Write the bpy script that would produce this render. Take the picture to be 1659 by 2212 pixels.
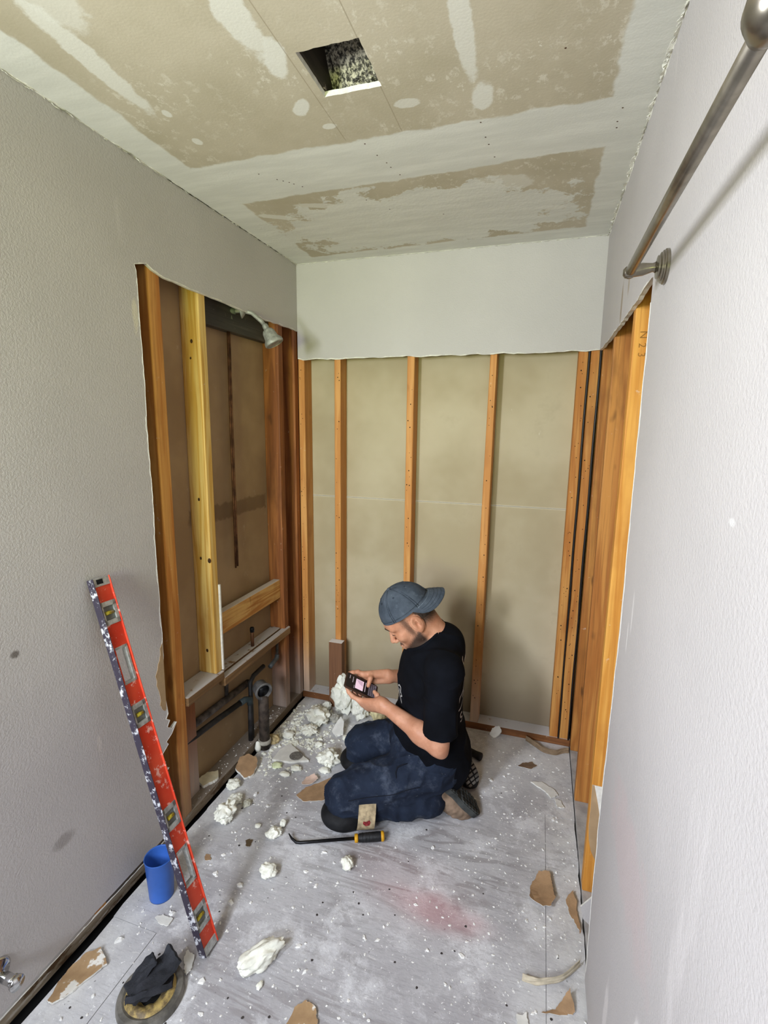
import bpy, bmesh, math, random
import numpy as np
from mathutils import Vector, Matrix, noise
from mathutils.bvhtree import BVHTree

for o in list(bpy.data.objects):
    bpy.data.objects.remove(o, do_unlink=True)
SC = bpy.context.scene
COL = SC.collection
RES_W, RES_H = 1659, 2212
W = 1.494          # room width (left wall x=0, right wall x=W), back wall y=0
H = 2.44           # ceiling height
FRONT = -4.2       # wall behind the camera

# ------------------------------------------------------------------ camera
F_PX = 1070.66
cam_d = bpy.data.cameras.new('camera')
cam = bpy.data.objects.new('camera', cam_d)
COL.objects.link(cam)
cam_d.sensor_fit = 'HORIZONTAL'
cam_d.sensor_width = 36.0
cam_d.lens = F_PX / RES_W * 36.0
cam_d.clip_start = 0.02
yaw, pitch, roll = 0.305011, -0.172068, -0.011782
Rz = Matrix.Rotation(yaw, 3, 'Z')
Rx = Matrix.Rotation(pitch, 3, 'X')
Ry = Matrix.Rotation(roll, 3, 'Y')
R = Rz @ Rx @ Ry
right, fwd, up = R @ Vector((1, 0, 0)), R @ Vector((0, 1, 0)), R @ Vector((0, 0, 1))
M3 = Matrix((right, up, -fwd)).transposed()
cam.matrix_world = Matrix.Translation((1.275695, -2.483934, 1.619017)) @ M3.to_4x4()
SC.camera = cam

# ------------------------------------------------------------------ world, lights, exposure
world = bpy.data.worlds.new('world')
SC.world = world
world.use_nodes = True
world.node_tree.nodes['Background'].inputs[0].default_value = (0.72, 0.80, 0.95, 1)
world.node_tree.nodes['Background'].inputs[1].default_value = 1.0


def area(name, loc, aim, sx, sy, power, col, spread=180):
    d = bpy.data.lights.new(name, 'AREA')
    d.shape = 'RECTANGLE'
    d.size, d.size_y = sx, sy
    d.energy = power
    d.color = col
    d.spread = math.radians(spread)
    o = bpy.data.objects.new(name, d)
    COL.objects.link(o)
    o.location = loc
    o.rotation_euler = (Vector(aim) - Vector(loc)).to_track_quat('-Z', 'Y').to_euler()
    return o


# hard daylight from a window in the left wall just behind the camera, an added floor fill lamp at
# the window in the wall behind the camera, and the
# green light the lawn outside throws up through the same window
area('side_window_daylight', (0.03, -3.05, 1.93), (1.45, -1.60, 1.10), 0.34, 0.40, 28.5, (0.87, 0.925, 1.06), 120)
area('side_window_bounce', (0.04, -2.95, 1.72), (0.85, -1.25, 2.44), 0.34, 0.26, 18, (0.93, 0.99, 1.02), 130)
area('floor_fill', (0.55, -4.12, 1.85), (0.35, -0.35, 0.05), 0.8, 0.6, 8.0, (0.86, 0.94, 1.06), 62)  # added fill lamp, narrow beam to brighten the floor at the back
area('lawn_bounce', (0.90, -4.12, 1.45), (0.25, 0.0, 2.30), 0.6, 0.3, 4.2, (0.86, 1.0, 0.34), 60)
SC.view_settings.view_transform = 'Standard'
SC.view_settings.look = 'None'
SC.view_settings.exposure = 0.35
SC.view_settings.gamma = 1.0
SC.view_settings.use_curve_mapping = False


# ------------------------------------------------------------------ helpers
def C(r, g, b):
    def f(v):
        v /= 255.0
        return v / 12.92 if v <= 0.04045 else ((v + 0.055) / 1.055) ** 2.4
    return (f(r), f(g), f(b), 1.0)


class NB:
    """small node builder"""
    def __init__(s, name, rough=0.8, metal=0.0, spec=0.3):
        s.m = bpy.data.materials.new(name)
        s.m.use_nodes = True
        s.t = s.m.node_tree
        s.b = s.t.nodes['Principled BSDF']
        s.b.inputs['Roughness'].default_value = rough
        s.b.inputs['Metallic'].default_value = metal
        s.b.inputs['Specular IOR Level'].default_value = spec
        s.tc = s.t.nodes.new('ShaderNodeTexCoord')
        s.co = s.tc.outputs['Object']

    def put(s, sock, v):
        if isinstance(v, bpy.types.NodeSocket):
            s.t.links.new(v, sock)
        elif v is not None:
            sock.default_value = v

    def node(s, typ, **kw):
        n = s.t.nodes.new(typ)
        for k, v in kw.items():
            setattr(n, k, v)
        return n

    def math(s, op, a, b=None, c=None, clamp=False):
        n = s.node('ShaderNodeMath', operation=op, use_clamp=clamp)
        s.put(n.inputs[0], a)
        s.put(n.inputs[1], b)
        s.put(n.inputs[2], c)
        return n.outputs[0]

    def add(s, a, b): return s.math('ADD', a, b)
    def sub(s, a, b): return s.math('SUBTRACT', a, b)
    def mul(s, a, b): return s.math('MULTIPLY', a, b)
    def mx(s, a, b): return s.math('MAXIMUM', a, b)
    def mn(s, a, b): return s.math('MINIMUM', a, b)

    def mapping(s, scale=(1, 1, 1), loc=(0, 0, 0), rot=(0, 0, 0), co=None):
        n = s.node('ShaderNodeMapping')
        s.put(n.inputs[0], co or s.co)
        s.put(n.inputs['Location'], loc)
        n.inputs['Rotation'].default_value = rot
        n.inputs['Scale'].default_value = scale
        return n.outputs[0]

    def noise(s, scale=5, detail=3, rough=0.5, co=None, dist=0.0):
        n = s.node('ShaderNodeTexNoise')
        s.put(n.inputs['Vector'], co or s.co)
        n.inputs['Scale'].default_value = scale
        n.inputs['Detail'].default_value = detail
        n.inputs['Roughness'].default_value = rough
        n.inputs['Distortion'].default_value = dist
        return n.outputs['Fac']

    def vor(s, scale=5, co=None, feature='F1', out='Distance', rnd=1.0):
        n = s.node('ShaderNodeTexVoronoi', feature=feature)
        s.put(n.inputs['Vector'], co or s.co)
        n.inputs['Scale'].default_value = scale
        n.inputs['Randomness'].default_value = rnd
        return n.outputs[out]

    def xyz(s, co=None):
        n = s.node('ShaderNodeSeparateXYZ')
        s.put(n.inputs[0], co or s.co)
        return n.outputs

    def step(s, v, lo, hi):            # smooth 0..1 ramp
        n = s.node('ShaderNodeMapRange', interpolation_type='SMOOTHSTEP')
        s.put(n.inputs[0], v)
        n.inputs[1].default_value = lo
        n.inputs[2].default_value = hi
        return n.outputs[0]

    def mix(s, f, a, b):
        n = s.node('ShaderNodeMix', data_type='RGBA')
        s.put(n.inputs[0], f)
        s.put(n.inputs[6], a)
        s.put(n.inputs[7], b)
        return n.outputs[2]

    def rect(s, x, y, x0, x1, y0, y1, soft, wob=None):
        cx, cy, hx, hy = (x0 + x1) / 2, (y0 + y1) / 2, (x1 - x0) / 2, (y1 - y0) / 2
        dx = s.sub(s.math('ABSOLUTE', s.sub(x, cx)), hx)
        dy = s.sub(s.math('ABSOLUTE', s.sub(y, cy)), hy)
        d = s.mx(dx, dy)
        if wob is not None:
            d = s.add(d, wob)
        return s.step(d, soft, -soft)

    def ell(s, x, y, cx, cy, rx, ry, soft, wob=None, ang=0.0):
        ca, sa = math.cos(ang), math.sin(ang)
        ux, uy = s.sub(x, cx), s.sub(y, cy)
        a = s.add(s.mul(ux, ca), s.mul(uy, sa))
        b = s.sub(s.mul(uy, ca), s.mul(ux, sa))
        a, b = s.mul(a, 1 / rx), s.mul(b, 1 / ry)
        d = s.math('SQRT', s.add(s.mul(a, a), s.mul(b, b)))
        if wob is not None:
            d = s.add(d, wob)
        return s.step(d, 1 + soft, 1 - soft)

    def bump(s, h, strength=0.3, dist=0.002):
        n = s.node('ShaderNodeBump')
        n.inputs['Strength'].default_value = strength
        n.inputs['Distance'].default_value = dist
        s.put(n.inputs['Height'], h)
        s.t.links.new(n.outputs[0], s.b.inputs['Normal'])

    def color(s, c):
        s.put(s.b.inputs['Base Color'], c)
        return s.m

    def rnd(s):
        return s.node('ShaderNodeObjectInfo').outputs['Random']


def simple(name, col, rough=0.7, metal=0.0, var=0.12, scale=30, bump=0.0, bscale=200, spec=0.3):
    n = NB(name, rough, metal, spec)
    d = tuple(v * (1 - var * 2) for v in col[:3]) + (1,)
    l = tuple(min(1, v * (1 + var)) for v in col[:3]) + (1,)
    n.color(n.mix(n.step(n.noise(scale, 4), 0.3, 0.7), d, l))
    if bump:
        n.bump(n.noise(bscale, 3), bump, 0.003)
    return n.m


def link(o, parent=None):
    COL.objects.link(o)
    if parent is not None:
        o.parent = parent
        o.matrix_parent_inverse = Matrix.Translation(-Vector(parent.location)) if parent.rotation_euler[:] == (0, 0, 0) else parent.matrix_basis.inverted()
    return o


def mesh_obj(name, verts, faces, mats, parent=None, idx=None, smooth=False, label=None, kind=None):
    me = bpy.data.meshes.new(name)
    me.from_pydata([tuple(v) for v in verts], [], [tuple(f) for f in faces])
    for m in (mats if isinstance(mats, (list, tuple)) else [mats]):
        me.materials.append(m)
    if idx is not None:
        me.polygons.foreach_set('material_index', idx)
    if smooth:
        me.polygons.foreach_set('use_smooth', [True] * len(me.polygons))
    me.update()
    o = bpy.data.objects.new(name, me)
    link(o, parent)
    if label:
        o['label'] = label
    if kind:
        o['kind'] = kind
    return o


def bm_obj(name, bm, mats, parent=None, smooth=False, label=None, kind=None):
    me = bpy.data.meshes.new(name)
    bmesh.ops.recalc_face_normals(bm, faces=bm.faces)
    bm.to_mesh(me)
    bm.free()
    for m in (mats if isinstance(mats, (list, tuple)) else [mats]):
        me.materials.append(m)
    if smooth:
        me.polygons.foreach_set('use_smooth', [True] * len(me.polygons))
    o = bpy.data.objects.new(name, me)
    link(o, parent)
    if label:
        o['label'] = label
    if kind:
        o['kind'] = kind
    return o


def empty(name, loc=(0, 0, 0), label=None, cat=None, group=None, kind=None):
    o = bpy.data.objects.new(name, None)
    o.empty_display_size = 0.05
    COL.objects.link(o)
    o.location = loc
    tag(o, label, cat, group, kind)
    return o


def tag(o, label=None, cat=None, group=None, kind=None):
    for k, v in (('label', label), ('category', cat), ('group', group), ('kind', kind)):
        if v:
            o[k] = v
    return o


def box_bm(x0, x1, y0, y1, z0, z1, bev=0.002, bm=None, seg=1):
    own = bm is None
    bm2 = bmesh.new()
    bmesh.ops.create_cube(bm2, size=1)
    for v in bm2.verts:
        v.co = Vector(((x0 + x1) / 2 + v.co.x * (x1 - x0), (y0 + y1) / 2 + v.co.y * (y1 - y0), (z0 + z1) / 2 + v.co.z * (z1 - z0)))
    if bev:
        bmesh.ops.bevel(bm2, geom=bm2.edges[:], offset=bev, segments=seg, affect='EDGES', profile=0.6)
    if own:
        return bm2
    me = bpy.data.meshes.new('t')
    bm2.to_mesh(me)
    bm.from_mesh(me)
    bm2.free()
    bpy.data.meshes.remove(me)
    return bm


def tube_data(pts, rad, seg=10, cap=True, closed=False):
    pts = [Vector(p) for p in pts]
    n = len(pts)
    rad = [rad] * n if not isinstance(rad, (list, tuple)) else rad
    verts, faces = [], []
    prev = None
    for i, p in enumerate(pts):
        if closed:
            t = (pts[(i + 1) % n] - pts[i - 1]).normalized()
        else:
            t = (pts[min(i + 1, n - 1)] - pts[max(i - 1, 0)])
            t = t.normalized() if t.length > 1e-9 else (prev_t if i else Vector((0, 0, 1)))
        prev_t = t
        if prev is None:
            a = Vector((0, 0, 1)) if abs(t.z) < 0.9 else Vector((1, 0, 0))
            prev = t.cross(a).normalized()
        u = (prev - t * prev.dot(t)).normalized()
        prev = u
        w = t.cross(u)
        for k in range(seg):
            a = 2 * math.pi * k / seg
            verts.append(p + (u * math.cos(a) + w * math.sin(a)) * rad[i])
    for i in range(n if closed else n - 1):
        j = (i + 1) % n
        for k in range(seg):
            l = (k + 1) % seg
            faces.append((i * seg + k, i * seg + l, j * seg + l, j * seg + k))
    if cap and not closed:
        faces.append(tuple(range(seg))[::-1])
        faces.append(tuple((n - 1) * seg + k for k in range(seg)))
    return verts, faces


def tube(name, pts, rad, mat, parent=None, seg=12, closed=False, **kw):
    v, f = tube_data(pts, rad, seg, True, closed)
    return mesh_obj(name, v, f, mat, parent, smooth=True, **kw)


def lathe(name, prof, mat, parent=None, seg=32, origin=(0, 0, 0), axis=(0, 0, 1), **kw):
    """prof: list of (radius, height along axis)"""
    q = Vector((0, 0, 1)).rotation_difference(Vector(axis).normalized())
    o = Vector(origin)
    verts, faces = [], []
    for r, h in prof:
        for k in range(seg):
            a = 2 * math.pi * k / seg
            verts.append(o + q @ Vector((r * math.cos(a), r * math.sin(a), h)))
    for i in range(len(prof) - 1):
        for k in range(seg):
            l = (k + 1) % seg
            faces.append((i * seg + k, i * seg + l, (i + 1) * seg + l, (i + 1) * seg + k))
    if prof[0][0] > 1e-5:
        faces.append(tuple(range(seg))[::-1])
    if prof[-1][0] > 1e-5:
        faces.append(tuple((len(prof) - 1) * seg + k for k in range(seg)))
    return mesh_obj(name, verts, faces, mat, parent, smooth=True, **kw)


def autosmooth(o, ang=40):
    me = o.data
    bm = bmesh.new()
    bm.from_mesh(me)
    a = math.radians(ang)
    for e in bm.edges:
        if len(e.link_faces) == 2 and e.calc_face_angle(0) > a:
            e.smooth = False
    for f in bm.faces:
        f.smooth = True
    bm.to_mesh(me)
    bm.free()


def jag(a, b, n, amp, rng, keep=True):
    """points from a to b (2-D) with sideways jitter, last point left off"""
    ax, ay = a
    bx, by = b
    L = math.hypot(bx - ax, by - ay)
    nx, ny = -(by - ay) / L, (bx - ax) / L
    out = [(ax, ay)]
    w = 0.0
    for i in range(1, n):
        t = (i + rng.uniform(-0.35, 0.35)) / n
        w = 0.6 * w + rng.uniform(-amp, amp)
        out.append((ax + (bx - ax) * t + nx * w, ay + (by - ay) * t + ny * w))
    return out


def slab(name, outer, holes, to3d, thick, mats, parent=None, label=None, kind=None):
    """flat board: outline (2-D) with holes, mapped by to3d(u,v,d); material 0 face, 1 edges"""
    bm = bmesh.new()
    loops = []
    for loop in [outer] + holes:
        vs = [bm.verts.new(to3d(u, v, 0)) for u, v in loop]
        es = [bm.edges.new((vs[i], vs[(i + 1) % len(vs)])) for i in range(len(vs))]
        loops.append((vs, es))
    bmesh.ops.triangle_fill(bm, use_beauty=True, use_dissolve=False, edges=bm.edges[:])
    front = bm.faces[:]
    r = bmesh.ops.duplicate(bm, geom=bm.verts[:] + bm.edges[:] + bm.faces[:])
    vm = r['vert_map']
    d = Vector(to3d(0, 0, thick)) - Vector(to3d(0, 0, 0))
    for vs, es in loops:
        for v in vs:
            vm[v].co = v.co + d
    for vs, es in loops:
        n = len(vs)
        for i in range(n):
            a, b = vs[i], vs[(i + 1) % n]
            f = bm.faces.new((a, b, vm[b], vm[a]))
            f.material_index = 1
    return bm_obj(name, bm, mats, parent, label=label, kind=kind)


# ------------------------------------------------------------------ materials
def wall_paint(name, col, bump=0.55, stains=()):
    n = NB(name, 0.55, 0, 0.35)
    x, y, z = n.xyz()
    base = n.mix(n.step(n.noise(2.2, 4), 0.35, 0.7), tuple(v * 0.93 for v in col[:3]) + (1,), col)
    base = n.mix(n.mul(n.step(n.noise(0.9, 5, 0.6), 0.5, 0.75), 0.25), base, tuple(v * 0.86 for v in col[:3]) + (1,))
    co = n.mapping((1.0, 1.0, 0.22))
    base = n.mix(n.mul(n.step(n.noise(6.5, 4, 0.6, co), 0.66, 0.80), 0.45), base, tuple(min(1, v * 1.35) for v in col[:3]) + (1,))
    for (ax, cx, cy, rx, ry, c, f) in stains:
        u = y if ax == 'yz' else x
        m = n.ell(u, z, cx, cy, rx, ry, 0.35, n.mul(n.sub(n.noise(18, 4), 0.5), 1.4))
        base = n.mix(n.mul(m, f), base, c)
    h = n.add(n.noise(150, 3, 0.55), n.mul(n.noise(400, 2), 0.35))
    n.bump(h, bump, 0.0022)
    return n.color(base)


PAINT = C(194, 189, 186)
M_wall = wall_paint('wall_paint', PAINT)
M_wall_left = wall_paint('wall_paint_left', PAINT, 0.6, stains=[
    ('yz', -1.545, 0.40, 0.035, 0.02, C(110, 100, 92), 0.45), ('yz', -1.62, 1.02, 0.012, 0.010, C(90, 82, 75), 0.8),
    ('yz', -1.125, 1.955, 0.012, 0.05, C(215, 208, 190), 0.95), ('yz', -1.40, 0.62, 0.008, 0.03, C(215, 208, 200), 0.5)])
M_wall_right = wall_paint('wall_paint_right', PAINT, 0.6, stains=[
    ('yz', -1.70, 0.52, 0.025, 0.10, C(235, 230, 226), 0.85), ('yz', -1.264, 1.14, 0.004, 0.035, C(232, 228, 224), 0.9),
    ('yz', -1.813, 1.512, 0.010, 0.005, C(222, 220, 216), 0.55), ('yz', -1.296, 1.205, 0.006, 0.045, C(230, 226, 222), 0.6),
    ('yz', -1.45, 0.30, 0.02, 0.08, C(228, 222, 218), 0.6), ('yz', -1.50, 0.75, 0.20, 0.10, C(222, 170, 170), 0.14),
    ('yz', -0.62, 2.02, 0.02, 0.06, C(150, 132, 105), 0.8), ('yz', -0.75, 2.06, 0.015, 0.05, C(160, 142, 116), 0.7)])
M_gyp = simple('gypsum', C(228, 225, 215), 0.9, var=0.06, scale=60, bump=0.4)
M_paper = simple('board_paper', C(176, 148, 112), 0.85, var=0.08, scale=14, bump=0.15)
M_black = simple('black_void', C(14, 13, 12), 0.95, var=0.1)

n = NB('backing_board', 0.8)
x, y, z = n.xyz()
c = n.mix(n.step(n.noise(1.6, 4, 0.6), 0.35, 0.7), C(172, 158, 128), C(192, 180, 152))
c = n.mix(n.mul(n.step(n.noise(3.2, 5, 0.65), 0.58, 0.78), 0.35), c, C(140, 126, 98))
c = n.mix(n.step(n.noise(26, 4, 0.6, n.mapping((1, 1, 0.35))), 0.72, 0.80), c, C(222, 216, 198))
jl = n.rect(x, z, -1, 3, 1.214, 1.226, 0.002, n.mul(n.sub(n.noise(40, 3), .5), 0.006))
c = n.mix(n.mul(jl, 0.45), c, C(206, 198, 176))
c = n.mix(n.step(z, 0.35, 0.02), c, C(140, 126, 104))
n.bump(n.noise(160, 3), 0.12, 0.002)
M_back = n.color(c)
n = NB('backing_board_side', 0.85)
x, y, z = n.xyz()
c = n.mix(n.step(n.noise(2.2, 4, 0.6), 0.35, 0.7), C(150, 124, 92), C(172, 146, 110))
band = n.rect(y, z, -0.80, -0.2, 1.19, 1.26, 0.008, n.mul(n.sub(n.noise(30, 4), .5), 0.04))
c = n.mix(n.mul(band, 0.55), c, C(95, 72, 50))
c = n.mix(n.mul(n.step(n.noise(14, 5, 0.7), 0.62, 0.75), 0.4), c, C(190, 172, 142))
M_backside = n.color(c)


def wood(name, axis, ca, cb, cd, dust=0.0, dustc=C(205, 200, 192), low=False, rough=0.62, ring=1.0, spots=0.5):
    n = NB(name, rough, 0, 0.3)
    n.b.inputs['Coat Weight'].default_value = 0.0
    r = n.rnd()
    off = n.node('ShaderNodeCombineXYZ')
    n.put(off.inputs[0], n.mul(r, 37.0))
    n.put(off.inputs[1], n.mul(r, 19.0))
    n.put(off.inputs[2], n.mul(r, 53.0))
    sc = [9.0, 9.0, 9.0]
    sc['xyz'.index(axis)] = 0.55
    co = n.mapping(tuple(sc), off.outputs[0])
    g1 = n.noise(2.0, 3, 0.5, co, 0.6)
    ringv = n.math('PINGPONG', n.mul(g1, 6.0 * ring), 1.0)
    sc2 = [170.0, 170.0, 170.0]
    sc2['xyz'.index(axis)] = 4.0
    fine = n.noise(1.0, 3, 0.6, n.mapping(tuple(sc2), off.outputs[0]))
    c = n.mix(n.step(ringv, 0.1, 0.95), ca, cb)
    c = n.mix(n.mul(n.step(fine, 0.45, 0.75), 0.45), c, cd)
    big = n.noise(3.0, 4, 0.6, n.mapping((2.0, 2.0, 1.0), off.outputs[0]))
    c = n.mix(n.mul(n.step(big, 0.5, 0.75), 0.55), c, cd)
    if spots:
        kn = n.noise(9, 2, 0.4, n.mapping((1.6, 1.6, 0.6), off.outputs[0]))
        c = n.mix(n.mul(n.step(kn, 0.70, 0.78), spots), c, tuple(v * 0.45 for v in cd[:3]) + (1,))
    c = n.mix(n.mul(n.step(n.noise(34, 5, 0.7), 0.66, 0.74), 0.55), c, C(222, 206, 184))
    x, y, z = n.xyz()
    if low:          # plaster dust has settled and stuck on the foot of the stud
        c = n.mix(n.mul(n.step(z, 0.45, 0.0), 0.55), c, dustc)
    if dust:
        up_n = n.xyz(n.node('ShaderNodeNewGeometry').outputs['Normal'])[2]
        dm = n.mul(n.step(up_n, 0.4, 0.9), n.step(n.noise(22, 5, 0.65), 0.60 - dust * 0.35, 0.70 - dust * 0.3))
        c = n.mix(n.mul(dm, 0.9), c, dustc)
    n.bump(fine, 0.15, 0.0015)
    return n.color(c)


OR = (C(206, 148, 78), C(184, 118, 54), C(146, 86, 38))
M_stud = wood('old_stud', 'z', *OR)
M_stud_base = wood('dusty_foot_stud', 'z', *OR, low=True, dustc=C(118, 112, 104))
M_stud_mould = wood('blotchy_stud', 'z', C(196, 136, 68), C(170, 108, 50), C(112, 72, 34), spots=0.9)
M_stud_dk = wood('stained_stud', 'z', C(164, 104, 56), C(132, 78, 40), C(88, 52, 28), low=True)
M_stud_lt = wood('stud_edge', 'z', C(214, 158, 92), C(196, 134, 70), C(160, 98, 48), low=True)
M_stud_new = wood('new_pine', 'z', C(226, 192, 118), C(206, 160, 78), C(178, 124, 52), ring=1.6)
M_stud_y = wood('yellow_stud', 'z', C(222, 164, 78), C(204, 140, 58), C(172, 104, 40), spots=0.3)
M_block_y = wood('new_block', 'y', C(214, 168, 98), C(182, 122, 58), C(150, 92, 42), dust=1.0, ring=1.8)
M_shelf = wood('dusty_block', 'y', C(150, 116, 76), C(120, 90, 58), C(78, 60, 42), dust=0.9, dustc=C(196, 194, 192))
n = NB('bottom_plate', 0.85)
c = n.mix(n.step(n.noise(16, 4, 0.6, n.mapping((3, 0.5, 3))), 0.3, 0.7), C(126, 112, 90), C(164, 152, 132))
c = n.mix(n.step(n.noise(7, 5, 0.7, n.mapping((2, 0.6, 2))), 0.54, 0.62), c, C(86, 66, 44))
c = n.mix(n.mul(n.step(n.noise(24, 5, 0.7, n.mapping((2, 0.5, 2))), 0.56, 0.64), 0.8), c, C(190, 184, 172))
upn = n.xyz(n.node('ShaderNodeNewGeometry').outputs['Normal'])[2]
c = n.mix(n.mul(n.step(upn, 0.4, 0.9), 0.75), c, C(168, 163, 156))
x, y, z = n.xyz()
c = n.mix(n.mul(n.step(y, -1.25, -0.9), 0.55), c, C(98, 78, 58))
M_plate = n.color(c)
M_plate_x = wood('bottom_plate_back', 'x', C(150, 98, 56), C(120, 76, 42), C(84, 52, 30), dust=1.0, dustc=C(206, 206, 206))
M_brownblk = wood('brown_block', 'z', C(124, 86, 60), C(108, 72, 50), C(84, 56, 40), dust=1.0, dustc=C(235, 235, 232), spots=0.2, ring=.6)
M_joist = wood('attic_joist', 'y', C(60, 54, 44), C(48, 42, 34), C(34, 30, 24))

# ceiling: bare board paper with wide bands of old joint compound
n = NB('ceiling_board', 0.85)
x, y, z = n.xyz()
wob = n.mul(n.sub(n.noise(9, 4, 0.6), 0.5), 0.05)
wob2 = n.mul(n.sub(n.noise(7, 5, 0.7), 0.5), 0.22)
paper = n.mix(n.step(n.noise(4, 5, 0.6), 0.3, 0.7), C(182, 172, 150), C(196, 186, 166))
speck = n.step(n.noise(38, 6, 0.75, n.mapping((1, 0.7, 1))), 0.54, 0.62)
area_ = n.step(n.noise(3.0, 3, 0.6), 0.36, 0.62)
paper = n.mix(n.mul(n.mul(speck, area_), 0.65), paper, C(222, 216, 202))
paper = n.mix(n.step(n.noise(17, 6, 0.75), 0.67, 0.70), paper, C(228, 224, 212))
mudc = n.mix(n.step(n.noise(10, 5, 0.6, n.mapping((0.4, 2.2, 1))), 0.35, 0.7), C(214, 213, 206), C(226, 225, 218))
t1 = n.rect(x, y, 0.124, 1.389, -6, -0.974, 0.006, wob)
t2 = n.rect(n.add(x, n.mul(y, 0.02)), n.add(y, n.mul(x, 0.035)), 0.125, 1.385, -0.09 - 0.60, -0.075, 0.006, wob)
bl = n.ell(x, y, 0.72, -0.36, 0.64, 0.27, 0.05, n.mul(n.sub(n.noise(6.5, 5, 0.68), 0.5), 2.0), -0.05)
t2 = n.mul(t2, n.sub(1.0, n.mul(bl, 0.93)))
c = n.mix(n.mx(t1, t2), mudc, paper)
w3 = n.mul(n.sub(n.noise(16, 5, 0.7), 0.5), 1.3)
for (cx, cy, rx, ry, a, f) in [(0.228, -1.45, 0.030, 0.20, 0.05, .85), (0.62, -1.47, 0.035, 0.13, 0.05, .8), (0.64, -1.33, 0.025, 0.06, 0.3, .9),
                               (1.063, -1.30, 0.022, 0.16, 0.0, .8), (1.078, -1.07, 0.028, 0.055, 0.1, .9), (0.888, -1.095, 0.035, 0.018, 0, .7),
                               (0.615, -1.155, 0.02, 0.035, 0.6, .9), (0.257, -1.235, 0.013, 0.016, 0, .85), (0.248, -1.10, 0.013, 0.016, 0, .85),
                               (0.655, -1.06, 0.02, 0.012, 0, .8), (0.30, -1.62, 0.06, 0.10, 0.3, .6), (1.10, -0.60, 0.10, 0.05, 0.2, .6),
                               (1.25, -0.35, 0.05, 0.02, 0.2, .8), (0.21, -0.55, 0.08, 0.02, 0.5, .8), (0.42, -0.60, 0.10, 0.02, 0.3, .7)]:
    c = n.mix(n.mul(n.ell(x, y, cx, cy, rx, ry, 0.15, w3, a), f), c, C(224, 222, 214))
for lx in (0.672, 0.842):      # faint cut lines in the paper running along the joists
    c = n.mix(n.mul(n.mul(n.rect(x, y, lx - 0.0012, lx + 0.0012, -2.4, -0.98, 0.001), 0.55), n.step(y, -0.95, -1.0)), c, C(138, 122, 98))
n.bump(n.add(n.mul(n.noise(150, 3), 0.6), n.mul(bl, n.mul(n.noise(70, 4), 1.6))), 0.25, 0.002)
M_ceil = n.color(c)

# dusty plywood subfloor
n = NB('dusty_plywood', 0.8, 0, 0.25)
x, y, z = n.xyz()
dco = n.mapping((0.9, 5.5, 1))
g = n.noise(2.1, 3, 0.5, dco, 0.8)
band = n.math('PINGPONG', n.mul(g, 11.0), 1.0)
basec = n.mix(n.step(n.noise(2.4, 5, 0.6), 0.3, 0.72), C(166, 163, 165), C(196, 195, 196))
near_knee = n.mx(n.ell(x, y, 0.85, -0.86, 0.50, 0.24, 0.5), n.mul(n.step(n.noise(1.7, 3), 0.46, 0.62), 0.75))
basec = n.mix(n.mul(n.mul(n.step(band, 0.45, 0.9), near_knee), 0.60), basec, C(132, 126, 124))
basec = n.mix(n.mul(n.step(n.noise(60, 4, 0.6, n.mapping((0.35, 3, 1))), 0.48, 0.70), 0.36), basec, C(134, 131, 134))
basec = n.mix(n.mul(n.step(n.noise(13, 5, 0.7), 0.52, 0.70), 0.60), basec, C(128, 124, 127))
dustm = n.step(n.noise(6.5, 6, 0.75), 0.47, 0.66)
basec = n.mix(n.mul(dustm, 0.64), basec, C(232, 232, 233))
edge = n.mx(n.step(x, 1.25, 1.46), n.step(x, 0.22, 0.06))
edge = n.mx(edge, n.step(y, -0.55, -0.05))
basec = n.mix(n.mul(edge, n.mul(n.step(n.noise(9, 5, 0.7), 0.3, 0.65), 0.75)), basec, C(220, 219, 216))
scr = n.step(n.noise(11, 3, 0.55, n.mapping((1.0, 7.0, 1), (0, 0, 0), (0, 0, 0.6))), 0.66, 0.72)
basec = n.mix(n.mul(scr, 0.45), basec, C(224, 222, 220))
basec = n.mix(n.step(n.noise(62, 5, 0.75), 0.61, 0.66), basec, C(238, 237, 235))
basec = n.mix(n.mul(n.step(n.noise(48, 3, 0.6), 0.68, 0.74), 0.6), basec, C(84, 79, 78))
red = n.ell(x, y, 1.03, -1.065, 0.15, 0.055, 0.6, n.mul(n.sub(n.noise(10, 4), .5), 0.9), -0.12)
basec = n.mix(n.mul(red, 0.34), basec, C(176, 88, 92))
red2 = n.ell(x, y, 0.93, -1.01, 0.20, 0.12, 0.7, n.mul(n.sub(n.noise(7, 4), .5), 0.8), -0.3)
basec = n.mix(n.mul(red2, 0.10), basec, C(196, 110, 110))
n.bump(n.add(n.noise(90, 5, 0.7), n.mul(dustm, 0.5)), 0.35, 0.004)
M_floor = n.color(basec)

M_foam = simple('expanding_foam', C(238, 237, 222), 0.75, var=0.05, scale=45, bump=0.3, bscale=120)
M_crumb = simple('plaster_crumb', C(228, 226, 220), 0.85, var=0.06, scale=80)
M_tan = simple('torn_paper', C(164, 132, 98), 0.85, var=0.10, scale=25, bump=0.2)
M_pinkpaper = simple('pink_paper', C(206, 178, 160), 0.85, var=0.08, scale=30)
M_steel = simple('brushed_nickel', C(142, 135, 123), 0.28, 0.9, var=0.08, scale=50)
M_chrome = simple('chrome', C(205, 205, 205), 0.15, 1.0, var=0.03)
M_copper = simple('old_copper', C(116, 80, 56), 0.5, 0.55, var=0.25, scale=25)
M_dustpipe = simple('dusty_pipe', C(88, 80, 74), 0.75, 0.1, var=0.3, scale=30)
M_abs = simple('black_plastic_pipe', C(44, 42, 42), 0.55, var=0.3, scale=25)
M_showergrey = simple('dusty_chrome', C(158, 158, 150), 0.55, 0.35, var=0.15, scale=60)
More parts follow.
